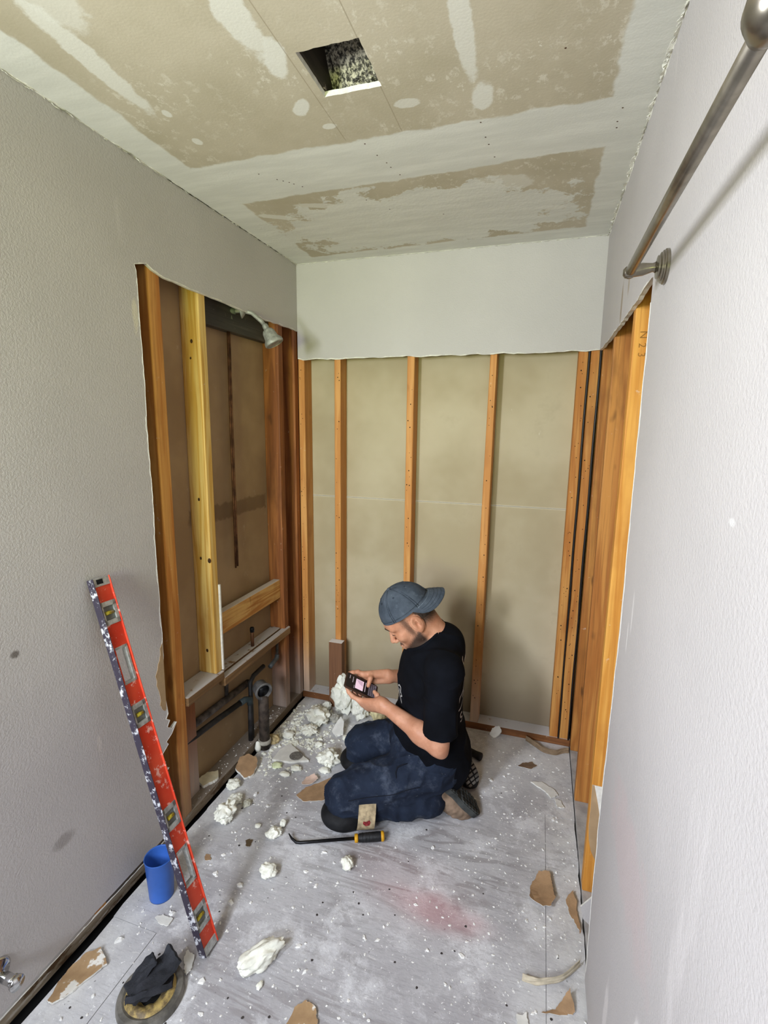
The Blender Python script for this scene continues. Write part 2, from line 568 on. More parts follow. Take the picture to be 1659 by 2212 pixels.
M_cable = simple('black_cable', C(34, 33, 33), 0.4, var=0.15, scale=30)
M_darkmetal = simple('dark_steel', C(40, 40, 42), 0.35, 0.7, var=0.2)
M_blkgrip = simple('black_grip', C(26, 26, 28), 0.55, var=0.25, scale=60, bump=0.3)
M_yel = simple('yellow_band', C(206, 152, 34), 0.5, var=0.12)
M_blue = simple('blue_plastic', C(56, 102, 184), 0.38, var=0.08, scale=10)
M_rag = simple('charcoal_rag', C(48, 49, 54), 0.9, var=0.2, scale=25, bump=0.6, bscale=500)
n = NB('loose_insulation', 0.95)
c = n.mix(n.step(n.noise(110, 5, 0.7), 0.42, 0.60), C(62, 60, 54), C(196, 190, 168))
n.bump(n.noise(120, 4), 0.9, 0.006)
M_insul = n.color(c)


def ribbon(name, pts, inward, to3d, wmin, wmax, lift, parent, seed, mat=None, skip=0.12):
    """thin torn strip that follows a cut edge on a wall face (2-D points), uneven in width"""
    r = random.Random(seed)
    P = []
    for (a, b), (c, d) in zip(pts[:-1], pts[1:]):
        m = max(1, int(math.hypot(c - a, d - b) / 0.008))
        P += [(a + (c - a) * i / m, b + (d - b) * i / m) for i in range(m)]
    P.append(pts[-1])
    v, f = [], []
    w, gap = wmin, 0
    for i, (a, b) in enumerate(P):
        w = min(wmax, max(wmin * 0.2, w + r.uniform(-1, 1) * wmax * 0.45))
        if gap > 0:
            gap -= 1
        elif r.random() < skip * 0.3:
            gap = r.randint(2, 7)
        ww = w if gap == 0 else wmin * 0.12
        jx = r.uniform(-0.0012, 0.0012)
        k = len(v)
        v.append(to3d(a - inward[0] * 0.0008, b - inward[1] * 0.0008, 0.0))
        v.append(to3d(a - inward[0] * 0.0004, b - inward[1] * 0.0004, lift))
        v.append(to3d(a + inward[0] * ww + inward[1] * jx, b + inward[1] * ww + inward[0] * jx, lift * 0.6))
        v.append(to3d(a + inward[0] * (ww + 0.0004), b + inward[1] * (ww + 0.0004), -0.0003))
        if i:
            for q in range(3):
                f.append((k - 4 + q, k - 3 + q, k + 1 + q, k + q))
    return mesh_obj(name, v, f, mat or M_gyp, parent, kind='stuff')


# ------------------------------------------------------------------ the room
rng = random.Random(7)

# ---- left wall
wl = empty('wall_left', (0, 0, 0), kind='structure')
outer = [(FRONT, 0.052), (FRONT, H), (0, H), (0, 2.124)]
outer += jag((0, 2.106), (-0.395, 2.103), 12, 0.004, rng)
outer += jag((-0.395, 2.103), (-1.02, 2.112), 18, 0.002, rng)
outer += [(-1.03, 2.122), (-1.06, 2.135), (-1.114, 2.118)]
outer += jag((-1.108, 2.10), (-1.105, 0.80), 34, 0.0025, rng)
outer += jag((-1.105, 0.80), (-1.108, 0.56), 8, 0.005, rng)
outer += [(-1.100, 0.545), (-1.112, 0.530), (-1.094, 0.515), (-1.110, 0.495), (-1.085, 0.475), (-1.060, 0.487), (-1.090, 0.455),
          (-1.120, 0.44), (-1.110, 0.425), (-1.142, 0.405), (-1.148, 0.38), (-1.130, 0.365), (-1.142, 0.35), (-1.115, 0.33), (-1.150, 0.31)]
outer += jag((-1.128, 0.29), (-1.108, 0.13), 8, 0.008, rng)
outer += jag((-1.10, 0.12), (-1.115, 0.05), 4, 0.008, rng)
slab('drywall', outer, [], lambda u, v, d: (-d, u, v), 0.0127, [M_wall_left, M_gyp], wl)
ribbon('torn_edge', [p for p in outer[4:] if p[1] > 1.9], (0, 1), lambda u, v, d: (d, u, v), 0.0010, 0.0040, 0.0008, wl, 31)
ribbon('torn_edge', [p for p in outer[35:] if p[0] < -1.05 and p[1] < 2.09], (-1, 0), lambda u, v, d: (d, u, v), 0.0012, 0.0045, 0.0008, wl, 32)
ribbon('torn_edge', [(FRONT, 0.053), (-1.13, 0.053)], (0, 1), lambda u, v, d: (d, u, v), 0.0015, 0.005, 0.0008, wl, 33)
# strip where the painted face has torn off and the paper shows
tp = jag((-1.107, 0.83), (-1.150, 0.72), 6, 0.006, rng) + jag((-1.150, 0.72), (-1.138, 0.60), 6, 0.006, rng) + jag((-1.138, 0.60), (-1.108, 0.555), 5, 0.004, rng) + [(-1.1085, 0.57), (-1.1075, 0.68)]
slab('torn_face_strip', tp, [], lambda u, v, d: (0.0012 - d, u, v), 0.0014, [M_paper, M_paper], wl, label='torn brown paper strip')


def board(name, x0, x1, y0, y1, z0, z1, mat, parent, bev=0.003, **kw):
    return bm_obj(name, box_bm(x0, x1, y0, y1, z0, z1, bev, seg=2), mat, parent, **kw)


XF, XB = -0.0127, -0.1017
board('stud', XB, XF, -1.046, -0.990, 0.038, H, M_stud_base, wl, 0.006)
board('stud', XB, XF, -0.790, -0.748, 0.545, H, M_stud_new, wl, 0.005, label='pale new pine stud')
board('stud', XB, XF, -0.187, -0.140, 0.038, H, M_stud_dk, wl, 0.005, label='dark red-brown stained stud')
board('stud', XB, -0.0065, -0.030, 0.011, 0.038, H, M_stud_dk, wl, 0.002)
board('stud', XB, XF, -1.46, -1.42, 0.038, H, M_stud, wl)
board('jack_stud', -0.1015, -0.060, -0.952, -0.880, 0.038, 0.49, M_stud_dk, wl)
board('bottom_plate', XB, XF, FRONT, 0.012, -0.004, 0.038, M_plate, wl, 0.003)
slab('backing_board', [(-1.6, -0.05), (-1.6, H), (0.2, H), (0.2, -0.05)], [], lambda u, v, d: (XB - d, u, v), 0.0127, [M_backside, M_gyp], wl)
KNOTS = [(-0.052, 1.935, 0.006, 0.008), (-0.060, 1.872, 0.004, 0.005), (-0.056, 1.312, 0.005, 0.007), (-0.062, 1.062, 0.005, 0.007), (-0.054, 0.650, 0.006, 0.008), (-0.020, 1.055, 0.008, 0.011)]
kv, kf = [], []
for (kx, kz, ka, kb) in KNOTS:
    b = len(kv)
    for q in range(12):
        a = q * math.pi / 6
        kv.append((kx + ka * math.cos(a), -0.7904, kz + kb * math.sin(a)))
    kf.append(tuple(range(b, b + 12)))
mesh_obj('knot', kv, kf, simple('wood_knot', C(70, 44, 22), .8, var=.3, scale=90), wl, kind='stuff')
# horizontal framing between the studs
sh = bmesh.new()
box_bm(-0.100, -0.002, -0.988, -0.748, 0.505, 0.545, 0.003, sh)
box_bm(-0.100, -0.040, -0.748, -0.188, 0.478, 0.516, 0.003, sh)
bm_obj('horizontal_block', sh, M_shelf, wl, label='dusty flat block between the studs')
led = bmesh.new()
box_bm(-0.034, -0.001, -0.750, -0.142, 0.468, 0.512, 0.004, led)
bm_obj('ledger_strip', led, M_shelf, wl, label='narrow ledger strip white with dust')
board('cross_block', -0.072, -0.034, -0.748, -0.187, 0.690, 0.792, M_block_y, wl, 0.003, label='yellow pine block on edge')
board('upper_block', -0.100, -0.062, -0.748, -0.187, 2.02, 2.16, wood('grey_block', 'y', C(84, 80, 70), C(66, 62, 54), C(46, 42, 36)), wl, 0.003, label='grey weathered block behind the shower arm')
board('edge_strip', -0.0125, -0.004, -0.752, -0.744, 0.55, 0.94, M_gyp, wl, 0.001)

# ---- back wall
wb = empty('wall_back', (W / 2, 0, 0), kind='structure')
outer = [(0, H), (W, H), (W, 1.965)] + jag((W, 1.962), (0.0, 1.962), 60, 0.0035, rng)[1:] + [(0.0, 1.967)]
slab('drywall', outer, [], lambda u, v, d: (u, d, v), 0.0127, [M_wall, M_gyp], wb)
ribbon('torn_edge', [p for p in outer[2:]], (0, 1), lambda u, v, d: (u, -d, v), 0.0010, 0.0050, 0.0008, wb, 34)
YF, YB = 0.0135, 0.1025
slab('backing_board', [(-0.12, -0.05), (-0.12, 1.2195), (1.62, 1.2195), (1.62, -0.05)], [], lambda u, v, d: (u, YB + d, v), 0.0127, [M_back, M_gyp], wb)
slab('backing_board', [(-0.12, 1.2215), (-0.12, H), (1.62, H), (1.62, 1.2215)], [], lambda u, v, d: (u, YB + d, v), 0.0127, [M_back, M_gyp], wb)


def lean_stud(x0t, x1t, x0b, x1b, mat, parent, z0=0.038, z1=H, y0=YF, y1=YB, **kw):
    bm = box_bm(0, 1, y0, y1, z0, z1, 0.0)
    for v in bm.verts:
        t = (v.co.z - z0) / (z1 - z0)
        v.co.x = (x0b + (x0t - x0b) * t) if v.co.x < 0.5 else (x1b + (x1t - x1b) * t)
    bmesh.ops.bevel(bm, geom=bm.edges[:], offset=0.0025, segments=1, affect='EDGES')
    return bm_obj('stud', bm, mat, parent, **kw)


back_studs = [(-0.006, 0.030, -0.006, 0.032), (0.206, 0.241, 0.202, 0.237), (0.603, 0.640, 0.604, 0.641), (1.018, 1.047, 0.992, 1.036), (1.410, 1.450, 1.405, 1.445), (1.4575, 1.505, 1.4525, 1.500)]
for k, s in enumerate(back_studs):
    so = lean_stud(s[0], s[1], s[2], s[3], M_stud_lt if k < 4 else M_stud, wb)
    hv, hf = [], []
    for i in range(26 if k < 4 else 34):     # old nail holes
        zz = rng.uniform(0.15, 1.92)
        t = zz / H
        cx = (s[2] + (s[0] - s[2]) * t + s[3] + (s[1] - s[3]) * t) / 2 + rng.uniform(-0.011, 0.011)
        r = rng.choice([0.0016, 0.002, 0.0028])
        b = len(hv)
        for q in range(8):
            a = q * math.pi / 4
            hv.append((cx + r * math.cos(a), YF - 0.0004, zz + r * 1.2 * math.sin(a)))
        hf.append(tuple(range(b, b + 8)))
    mesh_obj('nail_hole', hv, hf, M_black, wb, kind='stuff')
board('bottom_plate', -0.012, 1.507, YF, YB, -0.004, 0.038, M_plate_x, wb)
board('short_block', 0.183, 0.262, -0.036, 0.0105, 0.002, 0.400, M_brownblk, wb, 0.002, label='short brown block standing at the foot of a stud')

# ---- right wall
wr = empty('wall_right', (W, 0, 0), kind='structure')
outer = [(0, H), (FRONT, H), (FRONT, 0.015), (-1.150, 0.015)]
outer += jag((-1.150, 0.02), (-1.128, 0.50), 16, 0.005, rng)
outer += jag((-1.128, 0.50), (-1.162, 1.10), 18, 0.003, rng)
outer += jag((-1.162, 1.10), (-1.145, 1.95), 26, 0.003, rng)
outer += jag((-1.145, 1.962), (-0.52, 1.955), 18, 0.004, rng)
outer += jag((-0.52, 1.955), (-0.0, 1.962), 14, 0.003, rng)
outer += [(0, 1.962)]
slab('drywall', outer, [], lambda u, v, d: (W + d, u, v), 0.0127, [M_wall_right, M_gyp], wr)
cut_r = [p for p in outer[3:] if p[0] < -1.05 and 0.02 < p[1] < 1.94]
ribbon('torn_edge', cut_r, (-1, 0), lambda u, v, d: (W - d, u, v), 0.0025, 0.0085, 0.0010, wr, 35, skip=0.05)
ribbon('torn_edge', [p for p in outer[3:] if p[1] > 1.94 and p[0] > -1.13][:-1], (0, 1), lambda u, v, d: (W - d, u, v), 0.0012, 0.0050, 0.0008, wr, 36)
RF, RB = W + 0.0132, W + 0.1022
board('stud', RF, RB, -0.035, 0.012, 0.012, H, M_stud_mould, wr, 0.004)
board('stud', RF, RB, -0.395, -0.357, 0.012, H, M_stud_mould, wr, 0.004)
sC = board('stud', RF, RB, -0.842, -0.800, 0.012, H, M_stud_y, wr, 0.004, label='bright yellow stud next to the cut drywall edge')
board('stud', RF, RB, -1.25, -1.21, 0.012, H, M_stud, wr, 0.004)
board('bottom_plate', RF, RB, -1.6, 0.012, -0.03, 0.012, simple('dusty_plate', C(176, 172, 168), 0.9, var=0.14, scale=18, bump=0.4), wr)
slab('backing_board', [(-1.6, -0.05), (-1.6, H), (0.2, H), (0.2, -0.05)], [], lambda u, v, d: (RB + d, u, v), 0.0127, [M_backside, M_gyp], wr)
# scraps left stuck on the face of the yellow stud
slab('paper_scrap', [(1.5085, 0.432), (1.5100, 0.34), (1.5095, 0.27), (1.514, 0.22), (1.523, 0.18), (1.540, 0.145), (1.575, 0.19), (1.575, 0.432)], [], lambda u, v, d: (u, -0.8435 - d, v), 0.0015, [M_paper, M_gyp], wr, label='torn brown paper stuck on the stud')
slab('plaster_scrap', [(1.516, 0.4325), (1.575, 0.4325), (1.575, 0.28), (1.546, 0.29), (1.533, 0.36)], [], lambda u, v, d: (u, -0.8452 - d, v), 0.0012, [M_gyp, M_gyp], wr, label='white plaster scrap on the stud')
slab('drywall_scrap', [(1.500, -0.0), (1.530, 0.045), (1.556, 0.05), (1.556, -0.05), (1.535, -0.06), (1.51, -0.04)], [], lambda u, v, d: (u - .018, -1.02 - d, v + 0.13), 0.006, [M_wall_right, M_gyp], wr, label='loose painted drywall scrap')
# stamp on the yellow stud
for (ch, zz, xx) in (('N', 1.885, 1.524), ('2', 1.856, 1.523), ('3', 1.830, 1.523), ('5', 1.890, 1.546)):
    cu = bpy.data.curves.new('stamp', 'FONT')
    cu.body = ch
    cu.size = 0.028
    cu.align_x = 'CENTER'
    to = bpy.data.objects.new('stamp', cu)
    dg = bpy.context.evaluated_depsgraph_get()
    COL.objects.link(to)
    me = bpy.data.meshes.new_from_object(to)
    bpy.data.objects.remove(to, do_unlink=True)
    mt = Matrix.Translation((xx, -0.8426, zz)) @ Matrix.Rotation(math.radians(90), 4, 'X') @ Matrix.Rotation(math.radians(-90), 4, 'Z')
    me.transform(mt)
    me.materials.clear()
    me.materials.append(simple('stamp_ink', C(150, 104, 44), 0.8, var=0.1))
    ob = bpy.data.objects.new('grade_stamp', me)
    link(ob, wr)

# ---- wall behind the camera with the window the daylight comes through
wf = empty('wall_front', (W / 2, FRONT, 0), kind='structure')
wx0, wx1, wz0, wz1 = -0.2 + 0.3, 0.95, 1.30, 2.28
slab('drywall', [(0, 0), (0, H), (W, H), (W, 0)], [[(wx0, wz0), (wx0, wz1), (wx1, wz1), (wx1, wz0)]], lambda u, v, d: (u, FRONT - d, v), 0.0127, [M_wall, M_gyp], wf)
wn = empty('window_1', ((wx0 + wx1) / 2, FRONT - 0.02, wz0), kind='structure')
fr = bmesh.new()
for (a, b, c_, d_) in ((wx0, wx0 + 0.04, wz0, wz1), (wx1 - 0.04, wx1, wz0, wz1), (wx0 + 0.04, wx1 - 0.04, wz0, wz0 + 0.04), (wx0 + 0.04, wx1 - 0.04, wz1 - 0.04, wz1), (wx0 + 0.04, wx1 - 0.04, 1.775, 1.805)):
    box_bm(a, b, FRONT - 0.06, FRONT - 0.02, c_, d_, 0.003, fr)
bm_obj('window_frame', fr, simple('white_vinyl', C(235, 235, 232), 0.4, var=0.02), wn)

# ---- ceiling, with the hole cut for a fan
cl = empty('ceiling', (W / 2, -1, H), kind='structure')
hx0, hx1, hy0, hy1 = 0.694, 0.845, -1.337, -1.177
hole = jag((hx0, hy0), (hx1, hy0), 14, 0.0018, rng) + jag((hx1, hy0), (hx1, hy1), 14, 0.0015, rng) + jag((hx1, hy1), (hx0, hy1), 14, 0.0012, rng) + jag((hx0, hy1), (hx0, hy0), 12, 0.0008, rng)
slab('ceiling_board', [(-0.115, FRONT - .01), (W + 0.115, FRONT - .01), (W + 0.115, 0.115), (-0.115, 0.115)], [hole], lambda u, v, d: (u, v, H + d), 0.0127, [M_ceil, M_gyp], cl)
board('joist', hx0 - 0.032, hx0 + 0.006, -1.9, -0.6, H + 0.013, H + 0.20, M_joist, cl, 0.002)
bx = bmesh.new()
box_bm(0.55, 1.05, -1.75, -0.85, H + 0.32, H + 0.33, 0, bx)
box_bm(0.60, 0.61, -1.75, -0.85, H + 0.013, H + 0.33, 0, bx)
box_bm(1.04, 1.05, -1.75, -0.85, H + 0.013, H + 0.33, 0, bx)
box_bm(0.61, 1.04, -1.76, -1.75, H + 0.013, H + 0.33, 0, bx)
box_bm(0.61, 1.04, -0.86, -0.85, H + 0.013, H + 0.33, 0, bx)
bm_obj('attic_void', bx, M_black, cl)
iv, if_ = [], []
NU, NV = 60, 60
for i in range(NU + 1):
    for j in range(NV + 1):
        u, v = i / NU, j / NV
        px_ = 0.69 + 0.33 * u
        py_ = -1.42 + 0.50 * v
        hgt = 0.30 - 0.275 * min(1, max(0, (py_ + 1.33 + (px_ - 0.70) * 0.55) / 0.20)) ** 0.8
        hgt += (noise.noise(Vector((px_ * 60, py_ * 60, 1.3))) * 0.012 + noise.noise(Vector((px_ * 150, py_ * 150, 4.3))) * 0.007)
        iv.append((px_, py_, H + max(0.016, hgt)))
for i in range(NU):
    for j in range(NV):
        a = i * (NV + 1) + j
        if_.append((a, a + 1, a + NV + 2, a + NV + 1))
mesh_obj('insulation', iv, if_, M_insul, cl, kind='stuff', label='grey loose insulation in the hole')
# ragged bits of torn tape and plaster where the ceiling meets the walls
def ragged(name, pts_fn, n, wmin, wmax, drop, parent, seed):
    r = random.Random(seed)
    v, f = [], []
    for i in range(n):
        t = (i + r.random() * 0.7) / n
        p, along, inw = pts_fn(t)
        L = r.uniform(0.4, 1.3) * 1.0 / n * r.choice([.5, 1, 1.4])
        wd = r.uniform(wmin, wmax)
        b = len(v)
        p = Vector(p)
        al, iw = Vector(along), Vector(inw)
        k = 5
        for q in range(k):
            s = q / (k - 1)
            v.append(p + al * (s - 0.5) * L * 2)
            v.append(p + al * (s - 0.5) * L * 2 + iw * wd * r.uniform(0.3, 1) + Vector((0, 0, -r.uniform(0.0005, drop))))
        for q in range(k - 1):
            f.append((b + 2 * q, b + 2 * q + 1, b + 2 * q + 3, b + 2 * q + 2))
    return mesh_obj(name, v, f, M_gyp, parent, kind='stuff')
ragged('torn_tape', lambda t: ((0.0005, -1.75 + 1.75 * t, H - 0.002), (0, 1, 0), (1, 0, 0)), 60, 0.002, 0.010, 0.006, cl, 3)
ragged('torn_tape', lambda t: ((W * t, -0.0005, H - 0.002), (1, 0, 0), (0, -1, 0)), 46, 0.002, 0.007, 0.004, cl, 4)
ragged('torn_tape', lambda t: ((W - 0.0005, -1.75 + 1.75 * t, H - 0.002), (0, 1, 0), (-1, 0, 0)), 64, 0.003, 0.014, 0.006, cl, 5)
ribbon('ceiling_corner_tape', [(0.001, -1.8), (0.001, 0.0)], (1, 0), lambda u, v, d: (u, v, H - d), 0.002, 0.007, 0.0012, cl, 41, skip=0.3)
ribbon('ceiling_corner_tape', [(W - 0.001, -1.8), (W - 0.001, 0.0)], (-1, 0), lambda u, v, d: (u, v, H - d), 0.003, 0.010, 0.0014, cl, 42, skip=0.1)
ribbon('ceiling_corner_tape', [(0.0, -0.001), (W, -0.001)], (0, -1), lambda u, v, d: (u, v, H - d), 0.0015, 0.005, 0.0010, cl, 43, skip=0.2)
ribbon('wall_corner_tape', [(-1.8, H - 0.001), (0.0, H - 0.001)], (0, -1), lambda u, v, d: (W - d, u, v), 0.003, 0.011, 0.0014, cl, 44, skip=0.1)
# dark open crack along the left ceiling corner
mesh_obj('corner_crack', *tube_data([(0.0008, y_, H - 0.0012 + 0.0006 * math.sin(y_ * 40)) for y_ in np.linspace(-0.95, -0.12, 40)], [0.0006 + 0.0012 * abs(math.sin(i * 1.3)) for i in range(40)], 5), M_black, cl, kind='stuff')
# screw dimples
sv, sf = [], []
for (px_, py_) in [(0.32, -0.88), (0.36, -0.83), (0.375, -0.815), (0.39, -0.80), (0.40, -0.785), (0.42, -0.76), (0.72, -0.95), (0.735, -0.88), (0.75, -0.83), (0.755, -0.80), (0.77, -0.745),
                   (1.06, -0.96), (1.065, -0.885), (1.07, -0.845), (1.08, -0.77), (1.42, -0.92), (1.415, -0.86), (1.417, -0.83), (0.60, -0.60), (0.66, -0.50), (0.85, -0.40), (1.27, -1.18)]:
    b = len(sv)
    for q in range(8):
        a = q * math.pi / 4
        sv.append((px_ + 0.0026 * math.cos(a), py_ + 0.0026 * math.sin(a), H - 0.0004))
    sf.append(tuple(range(b, b + 8)))
mesh_obj('screw_hole', sv, sf, simple('rusty_hole', C(84, 58, 42), 0.9), cl, kind='stuff')

# ---- floor
fl = empty('floor', (W / 2, -1, 0), kind='structure')
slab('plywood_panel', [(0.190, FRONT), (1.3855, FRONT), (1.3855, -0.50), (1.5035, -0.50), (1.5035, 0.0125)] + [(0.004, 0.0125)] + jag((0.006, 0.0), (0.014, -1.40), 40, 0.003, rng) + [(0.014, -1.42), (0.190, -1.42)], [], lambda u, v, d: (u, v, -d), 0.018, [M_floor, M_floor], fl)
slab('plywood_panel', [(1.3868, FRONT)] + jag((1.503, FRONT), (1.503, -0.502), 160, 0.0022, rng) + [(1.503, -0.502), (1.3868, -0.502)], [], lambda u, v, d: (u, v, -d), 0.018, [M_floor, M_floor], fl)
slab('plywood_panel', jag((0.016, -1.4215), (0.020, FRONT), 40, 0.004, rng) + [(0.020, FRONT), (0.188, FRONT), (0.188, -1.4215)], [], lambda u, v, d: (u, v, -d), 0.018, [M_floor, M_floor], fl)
board('floor_void', -0.115, W - 0.02, FRONT, 0.115, -0.06, -0.035, M_black, fl, 0)
board('floor_void', W - 0.02, W + 0.115, FRONT, 0.115, -0.06, -0.035, simple('crack_dust', C(92, 86, 80), 0.95, var=0.4, scale=40), fl, 0)
nv, nf, rv, rf = [], [], [], []
for i in range(80):
    px_, py_ = rng.uniform(0.06, 1.44), rng.uniform(-2.0, -0.95) if i < 60 else rng.uniform(-0.95, -0.3)
    for (vv, ff, r, zz) in ((rv, rf, rng.uniform(0.007, 0.011), 0.0004), (nv, nf, rng.uniform(0.0025, 0.0045), 0.0007)):
        b = len(vv)
        for q in range(10):
            a = q * math.pi / 5
            k = r * rng.uniform(0.8, 1.15)
            vv.append((px_ + k * math.cos(a), py_ + k * math.sin(a), zz))
        ff.append(tuple(range(b, b + 10)))
mesh_obj('screw_hole', nv, nf, simple('screw_hole_dark', C(66, 60, 58), 0.9), fl, kind='stuff')

# ------------------------------------------------------------------ shower plumbing
t = empty('shower_head', (-0.06, -0.515, 2.06), 'dusty grey shower head on a short bent arm sticking out of the open stud bay', 'shower head')
q = [(-0.075, -0.50, 2.108), (-0.02, -0.475, 2.112), (0.012, -0.455, 2.105), (0.042, -0.430, 2.075), (0.056, -0.415, 2.052)]
tube('shower_arm', q, 0.0095, M_showergrey, t)
lathe('escutcheon', [(0.010, 0.02), (0.020, 0.014), (0.032, 0.004), (0.033, 0.0), (0.011, -0.004)], M_showergrey, t, origin=(-0.028, -0.48, 2.112), axis=(0.9, 0.42, 0.06))
tube('elbow_fitting', [(-0.075, -0.50, 2.075), (-0.075, -0.50, 2.108), (-0.050, -0.49, 2.110)], 0.015, simple('green_brass', C(120, 128, 108), 0.6, 0.3), t)
ax = Vector((0.42, 0.12, -0.80)).normalized()
hd = lathe('spray_head', [(0.012, -0.006), (0.014, 0.006), (0.013, 0.014), (0.022, 0.020), (0.028, 0.030), (0.032, 0.058), (0.042, 0.072), (0.044, 0.082), (0.042, 0.088), (0.036, 0.090), (0.035, 0.087), (0.0, 0.087)], M_showergrey, t, origin=(0.054, -0.417, 2.055), axis=ax)
autosmooth(hd, 30)

t = empty('riser_pipe', (-0.075, -0.515, 0.95), 'thin old copper riser pipes running down the stud bay below the shower head', 'pipe')
tube('pipe', [(-0.075, -0.502, 2.075), (-0.073, -0.512, 1.6), (-0.070, -0.517, 1.2), (-0.069, -0.52, 0.955)], 0.0050, M_copper, t)
tube('pipe', [(-0.075, -0.514, 2.07), (-0.073, -0.526, 1.6), (-0.070, -0.531, 1.2), (-0.069, -0.535, 0.95)], 0.0046, M_copper, t)

t = empty('capped_stub', (-0.055, -0.445, 0.50), 'short capped copper stub standing up through the dusty flat block', 'pipe')
tube('pipe', [(-0.055, -0.440, 0.514), (-0.055, -0.440, 0.610)], 0.0085, M_copper, t)
lathe('cap', [(0.011, 0.0), (0.0115, 0.018), (0.009, 0.024), (0.0, 0.025)], M_darkmetal, t, origin=(-0.055, -0.440, 0.592))

t = empty('tub_drain', (0.035, -0.492, 0), 'dusty black upright tub drain pipe with an open round mouth facing the room', 'pipe')
lathe('standpipe', [(0.026, 0.0), (0.026, 0.285), (0.022, 0.29)], simple('dusty_drain', C(72, 62, 54), 0.7, 0.1, var=0.35, scale=26, bump=.3), t, seg=28, origin=(0.028, -0.490, 0.0))
lathe('collar', [(0.031, 0), (0.033, 0.006), (0.033, 0.016), (0.028, 0.02)], simple('pale_collar', C(172, 166, 152), 0.8, var=0.15), t, origin=(0.028, -0.490, 0.030))
mo = lathe('mouth', [(0.030, -0.045), (0.038, -0.035), (0.040, -0.004), (0.044, 0.004), (0.045, 0.016), (0.041, 0.019), (0.033, 0.016), (0.031, -0.006), (0.028, -0.02), (0.0, -0.022)], simple('grey_drain_lip', C(112, 110, 108), 0.5, 0.25, var=.25, scale=30), t, seg=32, origin=(0.030, -0.498, 0.322), axis=(0.80, -0.52, -0.10))
autosmooth(mo, 35)
lathe('gasket', [(0.032, 0.0), (0.030, -0.004), (0.021, -0.004), (0.020, -0.018), (0.0, -0.018)], simple('drain_black', C(26, 26, 30), 0.35, var=.2), t, origin=(0.030 + .006, -0.498 - .004, 0.321), axis=(0.80, -0.52, -0.10))
lathe('pale_sealant', [(0.012, 0), (0.016, 0.02), (0.010, 0.05), (0.0, 0.055)], M_foam, t, seg=10, origin=(0.010, -0.524, 0.0))

t = empty('vent_pipe', (-0.055, -0.47, 0.0), 'thin black vertical pipe beside the drain with elbows running back along the wall', 'pipe')
tube('pipe', [(-0.042, -0.505, 0.036), (-0.042, -0.500, 0.25)], 0.0125, M_abs, t)
tube('elbow', [(-0.042, -0.500, 0.235), (-0.043, -0.502, 0.262), (-0.055, -0.525, 0.268), (-0.060, -0.56, 0.268)], 0.016, simple('greenish_elbow', C(70, 80, 82), 0.5, .2), t)
tube('pipe', [(-0.060, -0.55, 0.268), (-0.068, -0.74, 0.283), (-0.074, -0.985, 0.300)], 0.0135, M_abs, t)
tube('branch_pipe', [(-0.046, -0.487, 0.04), (-0.050, -0.480, 0.34), (-0.056, -0.44, 0.355), (-0.058, -0.34, 0.358)], 0.0115, M_abs, t)
t = empty('waste_line', (-0.085, -0.7, 0.3), 'thick dusty dark pipe running level along the back of the open stud bay', 'pipe')
tube('pipe', [(-0.082, -0.985, 0.345), (-0.082, -0.45, 0.318)], 0.017, M_dustpipe, t)
t = empty('small_valve', (-0.03, -0.255, 0.4), 'small grey elbow fitting hanging below the ledger by the dark stud', 'pipe')
tube('pipe', [(-0.036, -0.232, 0.468), (-0.036, -0.236, 0.375)], 0.008, M_dustpipe, t)
tube('elbow', [(-0.036, -0.236, 0.38), (-0.034, -0.242, 0.362), (-0.030, -0.29, 0.358), (-0.028, -0.325, 0.352)], 0.012, simple('grey_elbow', C(92, 96, 98), 0.5, .3), t)
t = empty('upright_pipe', (-0.09, -0.64, 0.3), 'short thin dark pipe behind the thick level pipe', 'pipe')
tube('pipe', [(-0.088, -0.625, 0.335), (-0.088, -0.615, 0.50)], 0.009, M_dustpipe, t)

# black cables stapled down the corner studs
for k, (xa, xb, yy, lab) in enumerate(((1.4535, 1.4485, 0.0075, 'flat black cable between the two corner studs'), (1.5015, 1.4955, 0.0065, 'black cable in the very corner beside the side wall studs'))):
    pts = []
    for i in range(30):
        z_ = 0.04 + (H - 0.05) * i / 29
        pts.append((xb + (xa - xb) * i / 29 + 0.0012 * math.sin(i * 0.9 + k), yy - 0.0 + 0.001 * math.sin(i * 0.6), z_))
    o = tube('cable', pts, [0.0052 if i > 8 else 0.0036 for i in range(30)], M_cable, seg=10)
    tag(o, lab, 'cable', 'cables in the back corner')

# ------------------------------------------------------------------ towel bar
t = empty('towel_bar', (W, -1.285, 1.945), 'brushed nickel towel bar on the painted wall above the cut drywall edge', 'towel bar')
bz, bxx = 1.938, W - 0.068
tube('bar', [(bxx, -1.30, bz), (bxx, -1.96, bz)], 0.0098, M_steel, t, seg=24)


def bar_post(yc):
    fl_ = lathe('flange', [(0.0335, 0), (0.0335, 0.005), (0.031, 0.007), (0.031, 0.009), (0.0275, 0.010), (0.0275, 0.013), (0.022, 0.015), (0.022, 0.018), (0.013, 0.020)], M_steel, t, seg=40, origin=(W - 0.0003, yc, bz + 0.006), axis=(-1, 0, 0))
    autosmooth(fl_, 25)
    v, f = tube_data([(W - 0.018, yc, bz + 0.006), (W - 0.026, yc, bz + 0.006), (W - 0.045, yc, bz + 0.004), (bxx, yc, bz), (bxx - 0.008, yc, bz), (bxx - 0.013, yc, bz)], [0.012, 0.0085, 0.0125, 0.0105, 0.0115, 0.006], 20)
    mesh_obj('post', v, f, M_steel, t, smooth=True)


